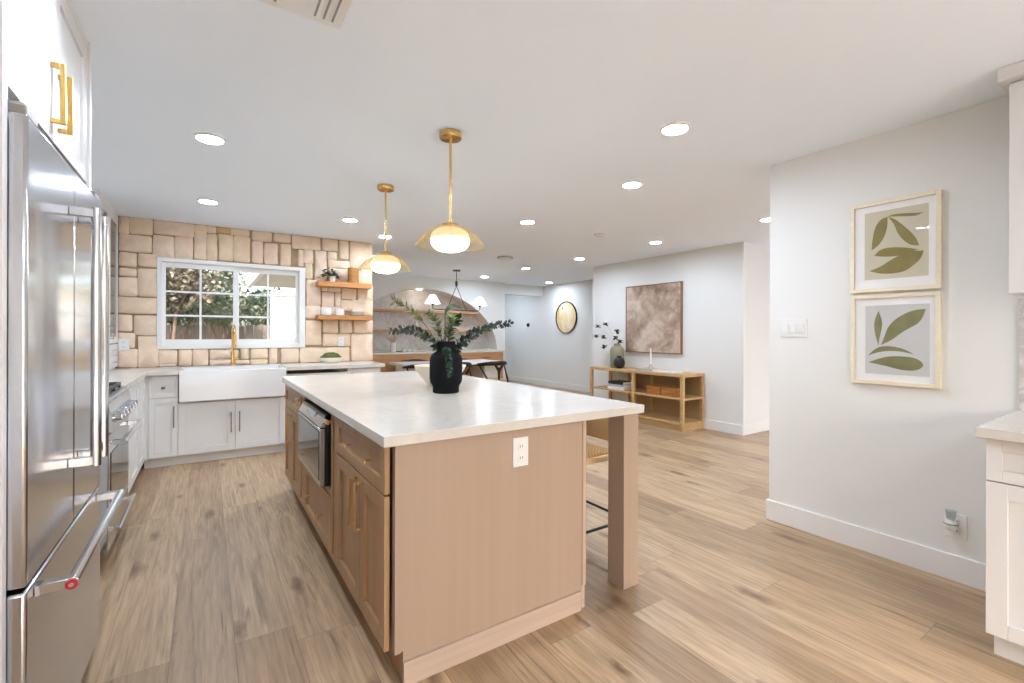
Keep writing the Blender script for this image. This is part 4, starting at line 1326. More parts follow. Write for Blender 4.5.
# ------------------------------------------------------------------ right wall: prints, switch, outlet, cabinets
ART1_BG = plain('print_beige', (200, 194, 172), 0.7, var=0.015)
ART2_BG = plain('print_grey', (200, 200, 199), 0.7, var=0.015)
LEAFINK1 = plain('olive_ink', (136, 124, 72), 0.7, var=0.14, scale=14)
LEAFINK2 = plain('sage_ink', (128, 126, 86), 0.7, var=0.14, scale=14)
MATW = plain('mount_board', (236, 236, 234), 0.8, var=0.004)
FRAMEW = wood('pale_maple_frame', (222, 210, 184), (234, 224, 202), (40, 40, 40), 0.45)
GLAZE = pane('picture_glass', (1, 1, 1), (1, 1, 1), 0.01)
LEAVES1 = [[(1.085, 1.76), (1.081, 1.83), (1.066, 1.901), (1.036, 1.937), (1.01, 1.939), (1.011, 1.881), (1.024, 1.829), (1.051, 1.783)],
  [(1.008, 1.938), (0.98, 1.925), (0.937, 1.876), (0.902, 1.83), (0.882, 1.796), (0.871, 1.757), (0.902, 1.76), (0.937, 1.792), (0.966, 1.841), (0.98, 1.894)],
  [(1.013, 1.941), (0.98, 1.95), (0.923, 1.943), (0.882, 1.934), (0.852, 1.933), (0.878, 1.92), (0.909, 1.922), (0.966, 1.933)],
  [(1.073, 1.726), (1.051, 1.755), (1.017, 1.766), (0.966, 1.762), (0.909, 1.749), (0.875, 1.735), (0.923, 1.719), (0.965, 1.711), (1.024, 1.715)],
  [(1.097, 1.642), (1.047, 1.658), (1.002, 1.689), (0.951, 1.718), (0.895, 1.73), (0.851, 1.726), (0.861, 1.688), (0.888, 1.657), (0.93, 1.622), (0.987, 1.615), (1.046, 1.621)]]
LEAVES2 = [[(1.051, 1.208), (1.069, 1.28), (1.073, 1.349), (1.051, 1.409), (1.032, 1.348), (1.037, 1.298), (1.047, 1.252)],
  [(1.039, 1.213), (1.023, 1.261), (1.008, 1.316), (0.972, 1.361), (0.922, 1.395), (0.881, 1.409), (0.842, 1.411), (0.854, 1.366), (0.874, 1.332), (0.908, 1.311), (0.95, 1.28), (0.986, 1.243)],
  [(1.101, 1.15), (1.068, 1.191), (1.03, 1.208), (0.979, 1.206), (0.929, 1.191), (0.89, 1.164), (0.95, 1.18), (1.008, 1.181), (1.061, 1.169)],
  [(1.099, 1.111), (1.053, 1.134), (1.0, 1.151), (0.936, 1.153), (0.88, 1.145), (0.846, 1.112), (0.866, 1.084), (0.907, 1.073), (0.957, 1.078), (1.008, 1.093)]]
def smooth_poly(poly, it=2):
    """corner cutting that leaves the pointed tips alone"""
    def sharp(a, b, c):
        u = Vector((a[0] - b[0], a[1] - b[1])); v = Vector((c[0] - b[0], c[1] - b[1]))
        return u.angle(v) < R(95)
    n = len(poly)
    pts = [(p_, sharp(poly[i - 1], p_, poly[(i + 1) % n])) for i, p_ in enumerate(poly)]
    for _ in range(it):
        q = []
        n = len(pts)
        for i in range(n):
            a, b, c = pts[i - 1][0], pts[i][0], pts[(i + 1) % n][0]
            if pts[i][1]:
                q.append((b, True))
            else:
                q.append(((0.25 * a[0] + 0.75 * b[0], 0.25 * a[1] + 0.75 * b[1]), False))
                q.append(((0.75 * b[0] + 0.25 * c[0], 0.75 * b[1] + 0.25 * c[1]), False))
        pts = q
    return [p_ for p_, s in pts]
def framed_print(lb, y0, y1, z0, z1, ay0, ay1, az0, az1, bgm, ink, leaves):
    t = thing('framed_print', lb, 'picture', (XR, (y0 + y1) / 2, z0), 'framed leaf prints on the white wall')
    m = MB(); x0, x1 = XR - 0.028, XR
    f = 0.022
    m.box(x0, x1, y0, y0 + f, z0, z1).box(x0, x1, y1 - f, y1, z0, z1).box(x0, x1, y0 + f, y1 - f, z0, z0 + f).box(x0, x1, y0 + f, y1 - f, z1 - f, z1)
    m.build('frame', FRAMEW, t, bevel=0.0015)
    MB().box(XR - 0.016, XR - 0.004, y0 + f, y1 - f, z0 + f, z1 - f).build('mount', MATW, t)
    pr = MB().box(XR - 0.0172, XR - 0.0158, ay0, ay1, az0, az1).build('print', bgm, t)
    for lv in leaves:
        mb = MB(); mb.prism(smooth_poly(lv, 2), 'x', XR - 0.0178, XR - 0.0171)
        mb.build('printed_leaf', ink, pr, smooth=False)
    MB().box(XR - 0.0215, XR - 0.0200, y0 + f, y1 - f, z0 + f, z1 - f).build('glazing', GLAZE, t)
    return t
framed_print('upper framed print of five olive leaves on beige', 0.778, 1.190, 1.517, 2.038, 0.832, 1.119, 1.59, 1.979, ART1_BG, LEAFINK1, LEAVES1)
framed_print('lower framed print of four olive leaves on grey', 0.780, 1.186, 0.987, 1.502, 0.826, 1.114, 1.047, 1.440, ART2_BG, LEAFINK2, LEAVES2)
outlet('x-', XR, 1.518, 1.315, 0.166, 0.12, 'white three gang light switch left of the leaf prints', 3)
outlet('x-', XR, 0.725, 0.285, 0.085, 0.125, 'white outlet low on the wall, beside the right cabinet')
af = thing('air_freshener', 'white plug-in air freshener in the low wall outlet', 'air freshener', (XR - 0.03, 0.735, 0.27))
m = MB(); m.lathe([(0, 0), (0.016, 0.0), (0.024, 0.01), (0.027, 0.035), (0.022, 0.05), (0.014, 0.056), (0, 0.056)], (XR - 0.042, 0.735, 0.268), 24)
m.box(XR - 0.045, XR - 0.0105, 0.722, 0.748, 0.285, 0.315)
m.build('body', PLASTIC, af)
MB().lathe([(0, 0), (0.017, 0), (0.024, 0.045), (0.021, 0.046), (0.015, 0.004), (0, 0.004)], (XR - 0.042, 0.735, 0.324), 24).build('cap', pane('clear_cap', (0.86, 0.88, 0.88), (1, 1, 1), 0.12), af)
MB().lathe([(0.0272, 0), (0.0285, 0.0), (0.0285, 0.006), (0.0272, 0.006)], (XR - 0.042, 0.735, 0.300), 24).build('seam', MATS['seam_grey'], af)

RF = 2.552
rb = thing('base_cabinet', 'white base cabinet with drawer at the right edge of the picture', 'cabinet', (2.9, 0.1, 0))
MB().box(RF + 0.022, XR - 0.016, -0.75, 0.487, 0.1, 0.875).box(RF + 0.075, XR - 0.016, -0.75, 0.475, 0, 0.1).build('body', CAB, rb)
for y0, y1, pz in ((0.04, 0.485, 0.445), (-0.408, 0.037, 0)):
    mb = MB(); shaker(mb, 'x-', RF, y0, y1, 0.705, 0.868, rail=0.045); d = mb.build('drawer', CAB, rb, bevel=0.0015)
    bar_pull(MB(), 'x-', RF, (y0 + y1) / 2, 0.787, 0.16, 0.03, 0.011, False).build('pull', GOLD_PULL, d)
    mb = MB(); shaker(mb, 'x-', RF, y0, y1, 0.105, 0.70); d = mb.build('door', CAB, rb, bevel=0.0015)
    bar_pull(MB(), 'x-', RF, y0 + 0.04, 0.58, 0.16, 0.03, 0.011).build('pull', GOLD_PULL, d)
tag(MB().box(2.49, XR - 0.001, -0.77, 0.505, 0.875, 0.915).build('countertop', QUARTZ, bevel=0.003), 'white quartz worktop on the cabinet at the right edge', 'countertop')
tag(MB().box(XR - 0.014, XR - 0.001, -0.76, 0.502, 0.916, 1.448).build('backsplash', marble('grey_marble_splash', (214, 210, 206), (186, 182, 178), 9.0, 0.2, 0.12)), 'grey marble backsplash between the right counter and upper cabinet', 'backsplash')
ru = thing('upper_cabinet', 'white upper cabinet with crown at the right edge of the picture', 'cabinet', (3.05, 0.1, 1.45))
MB().box(2.922, XR - 0.001, -0.75, 0.485, 1.45, 2.37).build('body', CAB, ru)
for y0, y1 in ((0.04, 0.483), (-0.408, 0.037)):
    mb = MB(); shaker(mb, 'x-', 2.90, y0, y1, 1.452, 2.355); mb.build('door', CAB, ru, bevel=0.0015)
m = MB()
m.box(2.872, XR - 0.001, -0.76, 0.515, 2.372, H - 0.001)
m.build('crown', CAB, ru, bevel=0.004)

# ------------------------------------------------------------------ console and what stands on it
KX0, KX1, KY0, KY1 = 5.135, 5.600, 3.760, 5.50
cn = thing('console_shelf', 'open light oak console with two shelf bays below the brown painting', 'console', (5.36, 4.6, 0))
MB().box(KX0, KX1, KY0, KY1, 0.705, 0.745).build('top', CONSOLE_OAK, cn, bevel=0.002)
YD = 4.61
for y in (KY0 + 0.0225, YD, KY1 - 0.0225):
    for x in (KX0 + 0.0225, KX1 - 0.0225):
        MB().box(x - 0.0215, x + 0.0215, y - 0.0215, y + 0.0215, 0.0, 0.705).build('post', CONSOLE_OAK, cn, bevel=0.002)
for y0, y1 in ((KY0 + 0.044, YD - 0.0215), (YD + 0.0215, KY1 - 0.044)):
    MB().box(KX0 + 0.004, KX1 - 0.004, y0, y1, 0.405, 0.430).build('shelf', CONSOLE_OAK, cn, bevel=0.002)
    MB().box(KX0 + 0.004, KX1 - 0.004, y0, y1, 0.080, 0.105).build('shelf', CONSOLE_OAK, cn, bevel=0.002)
MB().box(KX0 + 0.044, KX1 - 0.044, KY0 + 0.002, KY0 + 0.042, 0.405, 0.430).build('side_rail', CONSOLE_OAK, cn)
MB().box(KX0 + 0.03, KX1 - 0.03, KY0 + 0.044, KY1 - 0.044, 0.0, 0.080).box(KX0 + 0.044, KX1 - 0.044, KY0 + 0.004, KY0 + 0.040, 0.0, 0.105).build('plinth', CONSOLE_OAK, cn)
MB().box(KX1 - 0.016, KX1 - 0.004, KY0 + 0.044, YD - 0.022, 0.105, 0.705).build('back_panel', plain('console_back', (168, 140, 100), 0.6), cn)
MB().box(KX1 - 0.012, KX1 - 0.004, YD + 0.022, 5.10, 0.105, 0.705).build('back_panel', MATS['console_back'], cn)

T = 0.7455
bv = thing('floor_bottle_vase', 'tall ribbed grey green vase on the console', 'vase', (5.36, 5.12, T))
prof = [(0, 0), (0.098, 0), (0.108, 0.012), (0.108, 0.27), (0.098, 0.305), (0.07, 0.33), (0.052, 0.338), (0.05, 0.375), (0.044, 0.375), (0.044, 0.335), (0.09, 0.29), (0.09, 0.02), (0, 0.02)]
m = MB(); m.lathe(prof, (5.36, 5.12, T), 64)
for v in m.bm.verts:
    dx, dy = v.co.x - 5.36, v.co.y - 5.12
    r_ = math.hypot(dx, dy)
    if r_ > 0.092 and v.co.z > T + 0.01:
        k = round(math.atan2(dy, dx) / (2 * math.pi) * 64)
        s = 1 + (0.014 if k % 2 else -0.014)
        v.co.x = 5.36 + dx * s; v.co.y = 5.12 + dy * s
m.build('body', plain('grey_green_glass', (138, 134, 108), 0.35, var=0.06), bv)
rv = thing('round_vase', 'black ball shaped vase with a short neck in front of the ribbed vase', 'vase', (5.26, 4.985, T))
m = MB()
prof = [(0, 0), (0.035, 0)] + [(0.088 * math.cos(a), 0.086 + 0.086 * math.sin(a)) for a in [(-1.15 + 2.2 * i / 12) for i in range(13)]] + [(0.034, 0.172), (0.036, 0.190), (0.03, 0.19), (0.028, 0.165), (0, 0.15)]
m.lathe(prof, (5.26, 4.985, T), 36)
m.build('body', plain('black_round_ceramic', (26, 25, 24), 0.55, var=0.2, scale=40), rv)
fb = thing('dark_flower_branch', 'thin branches with black flowers in the ribbed vase', 'flowers', (5.36, 5.12, T + 0.3))
stm = MB(); root = Vector((5.36, 5.12, T + 0.15)); rf = random.Random(4)
PT = [(598.0, 326.0), (606.0, 323.5), (596.0, 335.5), (603.5, 336.5), (604.0, 346.0), (617.0, 331.0), (615.5, 337.0), (620.0, 340.5)]
def on_plane(px, py, yoff):
    th = THETA; c_, s_ = math.cos(th), math.sin(th)
    r_ = (px - 512) / 461.69; u_ = -(py - 333.55) / 461.69
    d = Vector((s_ + r_ * c_, c_ - r_ * s_, u_)); t_ = (5.36 + yoff) / d.x
    return Vector((0, 0, CAM_H)) + d * t_
fl_n = 0
blobs = []
for px, py in PT:
    tip = on_plane(px, py, rf.uniform(-0.1, 0.1))
    stm.tube(curve(root, (5.36, 5.14, T + 0.46), tip, 12), 0.0022, 5)
    blobs.append(tip)
stm.build('stems', plain('pale_twig', (190, 172, 146), 0.7), fb)
for tip in blobs:
    m = MB()
    for k in range(9):
        a = rf.uniform(0, 6.28); e_ = rf.uniform(-0.6, 1.0)
        m.leaf(tip, (math.cos(a), math.sin(a), e_), (-math.sin(a), math.cos(a), 0.1), rf.uniform(0.050, 0.072), 0.046, 0.2, 0.2, 4, 0.0)
    m.ball(tip, 0.019, 10, 6)
    m.build('flower', plain('black_petal', (30, 26, 24), 0.7) if 'black_petal' not in MATS else MATS['black_petal'], fb, recalc=False)
def book(name, lb, x0, x1, y0, y1, z0, th, cov, group, spine='x'):
    t = thing(name, lb, 'book', ((x0 + x1) / 2, (y0 + y1) / 2, z0), group)
    c = 0.0025
    m = MB(); m.box(x0, x1, y0, y1, z0, z0 + c).box(x0, x1, y0, y1, z0 + th - c, z0 + th)
    m.box(x0, x0 + c, y0, y1, z0 + c, z0 + th - c)
    m.build('cover', cov, t, bevel=0.0006)
    MB().box(x0 + c, x1 - 0.004, y0 + 0.004, y1 - 0.004, z0 + c, z0 + th - c).build('pages', plain('paper', (232, 228, 218), 0.8, scale=80) if 'paper' not in MATS else MATS['paper'], t)
    return t
WB = plain('white_book_cover', (222, 222, 224), 0.5); GB = plain('grey_book_cover', (172, 172, 174), 0.5); KB = plain('black_book_cover', (34, 34, 36), 0.5)
TB = wood('tan_box_wood', (150, 96, 44), (192, 130, 66), (14, 3, 40), 0.6)
Z0 = 0.431
book('book', 'white book at the bottom of the stack on the left console shelf', 5.16, 5.42, 4.80, 5.13, Z0, 0.042, WB, 'books on the left console shelf')
book('book', 'grey book in the middle of the stack on the left console shelf', 5.165, 5.42, 4.81, 5.12, Z0 + 0.0425, 0.034, GB, 'books on the left console shelf')
book('book', 'black book on top of the stack on the left console shelf', 5.17, 5.42, 4.82, 5.125, Z0 + 0.077, 0.042, KB, 'books on the left console shelf')
for (y0, y1), side in (((4.150, 4.375), 'left'), ((3.885, 4.135), 'right')):
    for k in range(2):
        x0_, x1_, a0, a1, zz = 5.17 + 0.004 * k, 5.36, y0 + 0.008 * k, y1 + 0.006 * k, Z0 + 0.0585 * k
        t = thing('keepsake_box', '%s tan wooden box of the %s pair on the right console shelf' % (('lower', 'upper')[k], side), 'box', ((x0_ + x1_) / 2, (a0 + a1) / 2, zz), 'tan boxes on the right console shelf')
        MB().box(x0_, x1_, a0, a1, zz, zz + 0.036).build('box_body', TB, t, bevel=0.003)
        MB().box(x0_ - 0.002, x1_ + 0.002, a0 - 0.002, a1 + 0.002, zz + 0.038, zz + 0.058).build('lid', TB, t, bevel=0.004)
book('book', 'grey book lying on the console top under the candle holder', 5.22, 5.46, 4.32, 4.62, T, 0.03, GB, 'books on the console top')
book('book', 'thin open white book lying at the right on the console top', 5.20, 5.44, 3.97, 4.27, T, 0.012, WB, 'books on the console top')
ch = thing('candle_holder', 'low glass candle holder with a white taper candle on the console', 'candle holder', (5.33, 4.44, T + 0.0305))
MB().lathe([(0, 0), (0.05, 0), (0.052, 0.01), (0.03, 0.022), (0.018, 0.04), (0.02, 0.055), (0.011, 0.055), (0, 0.045)], (5.33, 4.44, T + 0.0305), 28).build('base', plain('smoky_glass', (188, 180, 168), 0.15), ch)
MB().lathe([(0, 0), (0.0105, 0), (0.0085, 0.235), (0.003, 0.245), (0, 0.246)], (5.33, 4.44, T + 0.08), 16).build('candle', plain('wax', (240, 236, 226), 0.5), ch)
MB().cyl((5.33, 4.44, T + 0.325), (5.33, 4.44, T + 0.336), 0.001, 6).build('wick', BLACK, ch)

# painting above the console
pt = thing('abstract_painting', 'large square brown and beige abstract painting above the console', 'painting', (XW, 4.62, 0.985))
y0, y1, z0, z1 = 4.107, 5.137, 0.985, 2.017
m = MB(); f = 0.014
m.box(XW - 0.04, XW, y0, y0 + f, z0, z1).box(XW - 0.04, XW, y1 - f, y1, z0, z1).box(XW - 0.04, XW, y0 + f, y1 - f, z0, z0 + f).box(XW - 0.04, XW, y0 + f, y1 - f, z1 - f, z1)
m.build('frame', wood('walnut_frame', (116, 84, 58), (150, 114, 82), (40, 40, 40), 0.5), pt, bevel=0.001)
c = MB().box(XW - 0.034, XW - 0.004, y0 + f, y1 - f, z0 + f, z1 - f).build('canvas', painting_material('abstract_canvas'), pt)
me = c.data
for v in me.vertices:
    v.co -= Vector((0, 0, 0.516))
c.location = (0, 0, 0.516)

# round print on the far wall, thermostat
rpn = thing('round_print', 'round print with a thin black rim and gold wash on the far wall', 'picture', (XF, 8.165, 1.29))
def disc_x(mb, x0, x1, r0, r1, cy, cz, n=56):
    ring = lambda x, r_: [mb.bm.verts.new((x, cy + r_ * math.cos(2 * math.pi * k / n), cz + r_ * math.sin(2 * math.pi * k / n))) for k in range(n)]
    if r0 <= 0:
        a, b = ring(x0, r1), ring(x1, r1)
        mb.face(a); mb.face(b[::-1])
        for k in range(n):
            mb.face([a[k], a[(k + 1) % n], b[(k + 1) % n], b[k]])
    else:
        A = [ring(x0, r0), ring(x0, r1), ring(x1, r1), ring(x1, r0)]
        for i in range(4):
            p, q = A[i], A[(i + 1) % 4]
            for k in range(n):
                mb.face([p[k], p[(k + 1) % n], q[(k + 1) % n], q[k]])
    return mb
disc_x(MB(), XF - 0.03, XF, 0.352, 0.368, 8.165, 1.648).build('rim', BLACK, rpn)
mt, t_, b_, o_ = base_mat('gold_wash_print')
v = coords(t_, (1, 1.6, 1.1))
n = N(t_, 'ShaderNodeTexNoise', i_Scale=2.4, i_Detail=3.0, i_Distortion=0.6)
t_.links.new(v, n.inputs['Vector'])
r = ramp(t_, [(0.36, s2l((228, 222, 208))), (0.48, s2l((232, 208, 160))), (0.60, s2l((226, 192, 128))), (0.72, s2l((226, 216, 198)))])
t_.links.new(n.outputs[0], r.inputs[0]); t_.links.new(r.outputs[0], b_.inputs['Base Color'])
b_.inputs['Roughness'].default_value = 0.25
d = disc_x(MB(), XF - 0.012, XF - 0.003, 0, 0.352, 8.165, 1.648).build('print', mt, rpn)
disc_x(MB(), XF - 0.0135, XF - 0.0119, 0, 0.022, 8.30, 1.86, 20).build('dark_spot', plain('umber_ink', (110, 78, 48), 0.6), d)
ts = thing('thermostat', 'small black round thermostat on the far wall', 'thermostat', (XF, 9.671, 1.44))
disc_x(MB(), XF - 0.012, XF, 0, 0.052, 9.671, 1.493, 32).build('base_ring', BLACK, ts)
disc_x(MB(), XF - 0.03, XF - 0.012, 0, 0.045, 9.671, 1.493, 32).build('dial', BLACKGLASS, ts)

# ------------------------------------------------------------------ dining niche
nc = thing('niche_cabinet', 'long oak cabinet with a white top along the arched niche', 'cabinet', (3.6, 8.6, 0))
MB().box(1.80, 5.28, 8.342, YN - 0.001, 0.1, 0.878).box(1.80, 5.26, 8.40, YN - 0.001, 0, 0.1).build('body', NICHE_OAK, nc)
xs = [1.80 + i * (5.28 - 1.80) / 4 for i in range(5)]
for a, b in zip(xs, xs[1:]):
    mb = MB(); shaker(mb, 'y-', 8.32, a + 0.002, b - 0.002, 0.665, 0.87, rail=0.035); d = mb.build('drawer', NICHE_OAK, nc, bevel=0.001)
    bar_pull(MB(), 'y-', 8.32, (a + b) / 2, 0.77, 0.16, 0.03, 0.012, False).build('pull', BLACK, d)
    for z0, z1 in ((0.39, 0.66), (0.105, 0.385)):
        mb = MB(); shaker(mb, 'y-', 8.32, a + 0.002, b - 0.002, z0, z1, rail=0.045); d = mb.build('drawer', NICHE_OAK, nc, bevel=0.001)
tag(MB().box(1.78, 5.30, 8.30, YN - 0.001, 0.879, 0.913).box(2.03, 5.45, YN - 0.001, YN + 0.334, 0.9152, 0.93).build('niche_worktop', QUARTZ, bevel=0.002), 'white worktop along the arched niche', 'countertop')
for z, lb in ((1.70, 'upper oak shelf inside the arched niche'), (1.30, 'lower oak shelf inside the arched niche')):
    dz = ((z + 0.04 - AZ) / AB)
    hw = AA * (1 - dz ** 1.9) ** (1 / 1.9) - 0.012
    tag(MB().box(AC - hw, AC + hw, YN + 0.04, YN + 0.333, z, z + 0.045).build('niche_shelf', NICHE_OAK, bevel=0.002), lb, 'shelf', 'shelves inside the arch')
ZN = 0.9135
def nx(px, yy):
    th = THETA; c_, s_ = math.cos(th), math.sin(th)
    r_ = (px - 512) / 461.69
    return yy * (s_ + r_ * c_) / (c_ - r_ * s_)
fv = thing('ribbed_vase', 'white ribbed vase with dried pink grass on the niche worktop', 'vase', (nx(393, 8.6), 8.6, ZN))
x0 = nx(393, 8.6)
MB().lathe([(0, 0), (0.052, 0), (0.056, 0.01), (0.053, 0.055), (0.058, 0.065), (0.053, 0.11), (0.058, 0.12), (0.05, 0.175), (0.044, 0.175), (0.044, 0.02), (0, 0.02)], (x0, 8.6, ZN), 28).build('body', CERAMIC, fv)
gr = MB()
for k in range(34):
    a = rf.uniform(0, 6.28); sp = rf.uniform(0.02, 0.13)
    gr.tube([(x0, 8.6, ZN + 0.1), (x0 + sp * 0.4 * math.cos(a), 8.6 + sp * 0.4 * math.sin(a), ZN + 0.2), (x0 + sp * math.cos(a), 8.6 + sp * math.sin(a), ZN + rf.uniform(0.24, 0.33))], [0.002, 0.003, 0.006], 5)
gs = tag(gr.build('dried_grass', plain('dried_pink', (206, 176, 162), 0.9, var=0.15)), 'bunch of dried pink grass in the white ribbed vase', 'dried grass')
gs['kind'] = 'stuff'
for px, lb in ((404.0, 'white cup on the niche worktop, nearest the ribbed vase'), (409.2, 'white cup on the niche worktop, middle of three'), (414.2, 'white cup on the niche worktop, nearest the black vase')):
    x0 = nx(px, 8.55)
    cu = thing('cup', lb, 'cup', (x0, 8.55, ZN), 'three cups on the niche worktop')
    MB().lathe([(0, 0), (0.022, 0), (0.036, 0.03), (0.04, 0.06), (0.036, 0.06), (0.03, 0.03), (0, 0.01)], (x0, 8.55, ZN), 20).build('cup_body', CERAMIC, cu)
    MB().tube([(x0 + 0.037, 8.55, ZN + 0.05), (x0 + 0.055, 8.55, ZN + 0.045), (x0 + 0.05, 8.55, ZN + 0.025), (x0 + 0.034, 8.55, ZN + 0.022)], 0.004, 6).build('handle', CERAMIC, cu)
x0 = nx(399, 8.6)
tag(MB().lathe([(0, 0), (0.05, 0), (0.075, 0.012), (0.07, 0.014), (0.045, 0.006), (0, 0.006)], (x0, 8.62, ZN), 28).build('dish', plain('slate_dish', (110, 110, 108), 0.5)), 'small grey dish beside the white ribbed vase', 'dish')
x0 = nx(461, 8.6)
np_ = thing('potted_plant', 'small green plant in a white pot on the niche worktop, right of the black vase', 'plant', (x0, 8.6, ZN))
MB().lathe([(0, 0), (0.05, 0), (0.065, 0.12), (0.058, 0.12), (0.05, 0.1), (0, 0.1)], (x0, 8.6, ZN), 28).build('pot', CERAMIC, np_)
sm, lf = MB(), MB()
for k in range(26):
    a = rf.uniform(0, 6.28); sp = rf.uniform(0.03, 0.2)
    tip = Vector((x0 + sp * math.cos(a), 8.6 + sp * math.sin(a) * 0.7, ZN + rf.uniform(0.14, 0.34)))
    sm.tube([(x0, 8.6, ZN + 0.1), tip], 0.002, 4)
    for q in range(2):
        b = rf.uniform(0, 6.28)
        lf.leaf(tip, (math.cos(b), math.sin(b), 0.3), (-math.sin(b), math.cos(b), 0.2), 0.07, 0.035, 0.2)
sm.build('stem', STEM, np_)
lf.build('foliage', LEAF_MID, np_, recalc=False)
x0 = nx(416.5, 9.08)
tag(MB().lathe([(0, 0), (0.045, 0), (0.05, 0.02), (0.04, 0.1), (0.022, 0.15), (0.026, 0.17), (0.02, 0.17), (0, 0.14)], (x0, 9.08, 1.3455), 24).build('bud_vase', CERAMIC), 'small white bud vase on the lower niche shelf', 'vase')

# chandelier
CHX, CHY = 3.815, 7.62
cdl = thing('chandelier', 'black two arm chandelier with white cone shades over the dining table', 'chandelier', (CHX, CHY, H))
MB().lathe([(0, -0.022), (0.07, -0.022), (0.072, 0), (0, 0)], (CHX, CHY, H), 28).build('canopy', BLACK, cdl)
MB().cyl((CHX, CHY, 2.22), (CHX, CHY, H - 0.02), 0.006, 10).build('stem', BLACK, cdl)
MB().cyl((CHX, CHY, 2.14), (CHX, CHY, 2.225), 0.024, 18).build('collar', BLACK, cdl)
m = MB()
m.cyl((CHX, CHY, 2.14), (CHX - 0.19, CHY, 1.70), 0.006, 8).cyl((CHX, CHY, 2.14), (CHX + 0.2, CHY, 1.70), 0.006, 8)
m.build('cable', BLACK, cdl)
MB().cyl((CHX - 0.34, CHY, 1.70), (CHX + 0.36, CHY, 1.70), 0.009, 10).build('crossbar', BLACK, cdl)
for s, xe in ((-1, CHX - 0.47), (1, CHX + 0.49)):
    xb = CHX + s * 0.34
    m = MB(); m.tube([(xb, CHY, 1.70), (xb + (xe - xb) * 0.7, CHY, 1.703), (xe, CHY, 1.72), (xe, CHY, 1.79)], 0.008, 8)
    m.lathe([(0, 0), (0.02, 0), (0.024, 0.045), (0, 0.045)], (xe, CHY, 1.77), 16)
    a_ = m.build('arm', BLACK, cdl)
    MB().lathe([(0.135, 1.80), (0.05, 1.955), (0.047, 1.955), (0.131, 1.80), (0.135, 1.80)], (xe, CHY, 0), 36).build('shade', SHADE_GLOW, a_)

# dining table and wishbone chairs
dt = thing('dining_table', 'long white dining table in front of the arched niche', 'table', (3.7, 7.7, 0))
MB().box(2.72, 4.68, 7.25, 8.12, 0.71, 0.752).build('tabletop', plain('white_lacquer', (236, 234, 230), 0.3, var=0.005), dt, bevel=0.008, seg=3)
for xa in (2.78, 4.30):
    MB().box(xa, xa + 0.36, 7.42, 7.95, 0.0, 0.71).build('pedestal', MATS['white_lacquer'], dt, bevel=0.03, seg=4)
BW = plain('black_stained_wood', (26, 24, 22), 0.4, var=0.15)
def wishbone():
    t = thing('dining_chair', '', 'chair', (0, 0, 0), 'black dining chairs around the white table')
    # sits facing +y, back at -y
    m = MB(); arc = []
    for i in range(25):
        a = math.pi * (1.0 + i / 24.0)
        arc.append((0.275 * math.cos(a), 0.08 + 0.30 * math.sin(a), 0.745 - 0.035 * (1 - abs(math.sin(a)))))
    arc = [(-0.275, 0.17, 0.70)] + arc + [(0.275, 0.17, 0.70)]
    m.tube(arc, [0.015] + [0.020 + 0.022 * math.sin(math.pi * i / 24) for i in range(25)] + [0.015], 10)
    m.build('top_rail', BW, t)
    m = MB()
    m.prism([(-0.022, 0.45), (0.022, 0.45), (0.03, 0.60), (0.12, 0.735), (0.075, 0.735), (0.0, 0.655), (-0.075, 0.735), (-0.12, 0.735), (-0.03, 0.60)], 'y', -0.225, -0.212)
    m.build('splat', BW, t, bevel=0.003)
    for sx in (-1, 1):
        MB().tube([(sx * 0.20, -0.24, 0), (sx * 0.215, -0.20, 0.25), (sx * 0.21, -0.19, 0.44), (sx * 0.245, -0.07, 0.60), (sx * 0.272, 0.03, 0.72)], [0.013, 0.018, 0.019, 0.016, 0.013], 10).build('leg', BW, t)
        MB().tube([(sx * 0.255, 0.22, 0), (sx * 0.24, 0.215, 0.44)], [0.013, 0.019], 10).build('leg', BW, t)
        MB().cyl((sx * 0.212, -0.19, 0.28), (sx * 0.246, 0.215, 0.25), 0.011, 8).build('stretcher', BW, t)
    m = MB(); m.prism([(-0.20, -0.19), (0.20, -0.19), (0.245, 0.215), (-0.245, 0.215)], 'z', 0.415, 0.45)
    m.build('seat', weave('paper_cord', (196, 170, 128), (212, 188, 148), 70), t, bevel=0.01)
    return t
w0 = wishbone()
w0['label'] = 'black wishbone chair on the near side of the table, farthest right'
w0.location = (4.33, 7.20, 0); w0.rotation_euler = (0, 0, 0.05)
dup(w0, (3.62, 7.24, 0), 0.0, 'black wishbone chair second from right on the near side, half behind the bowl')
dup(w0, (3.0, 7.24, 0), 0.0, 'black wishbone chair on the near side of the table, behind the black vase')
dup(w0, (4.12, 8.04, 0), math.pi, 'black wishbone chair on the far side of the table, right of the black vase')
dup(w0, (3.25, 8.06, 0), math.pi, 'black wishbone chair on the far side of the table, left of the black vase')

# ------------------------------------------------------------------ outside the window
struct(MB().box(-14, 9.5, 11.7, 30, -0.35, -0.2).box(-14, 1.59, 6.25, 11.7, -0.35, -0.2).build('ground', plain('pale_bounce_ground', (176, 171, 162), 0.9, var=0.2, scale=3)))  # ground paled to bounce sun through the sink window onto the ceiling
FB = wood('grey_fence_board', (76, 70, 64), (124, 116, 106), (30, 30, 1.0), 0.8)
fe = thing('wooden_fence', 'weathered wooden board fence outside the kitchen window', 'fence', (-1.5, 11.2, -0.2))
for k in range(46):
    x = -6.0 + k * 0.155
    MB().box(x, x + 0.142, 11.0, 11.022, -0.15, 1.42 + rf.uniform(-0.015, 0.015)).build('board', FB, fe)
for z in (0.2, 1.15):
    MB().box(-6.0, 1.12, 11.022, 11.07, z, z + 0.09).build('rail', FB, fe)
for x in (-5.9, -3.6, -1.3, 0.9):
    MB().box(x, x + 0.1, 11.07, 11.17, -0.2, 1.45).build('post', FB, fe)
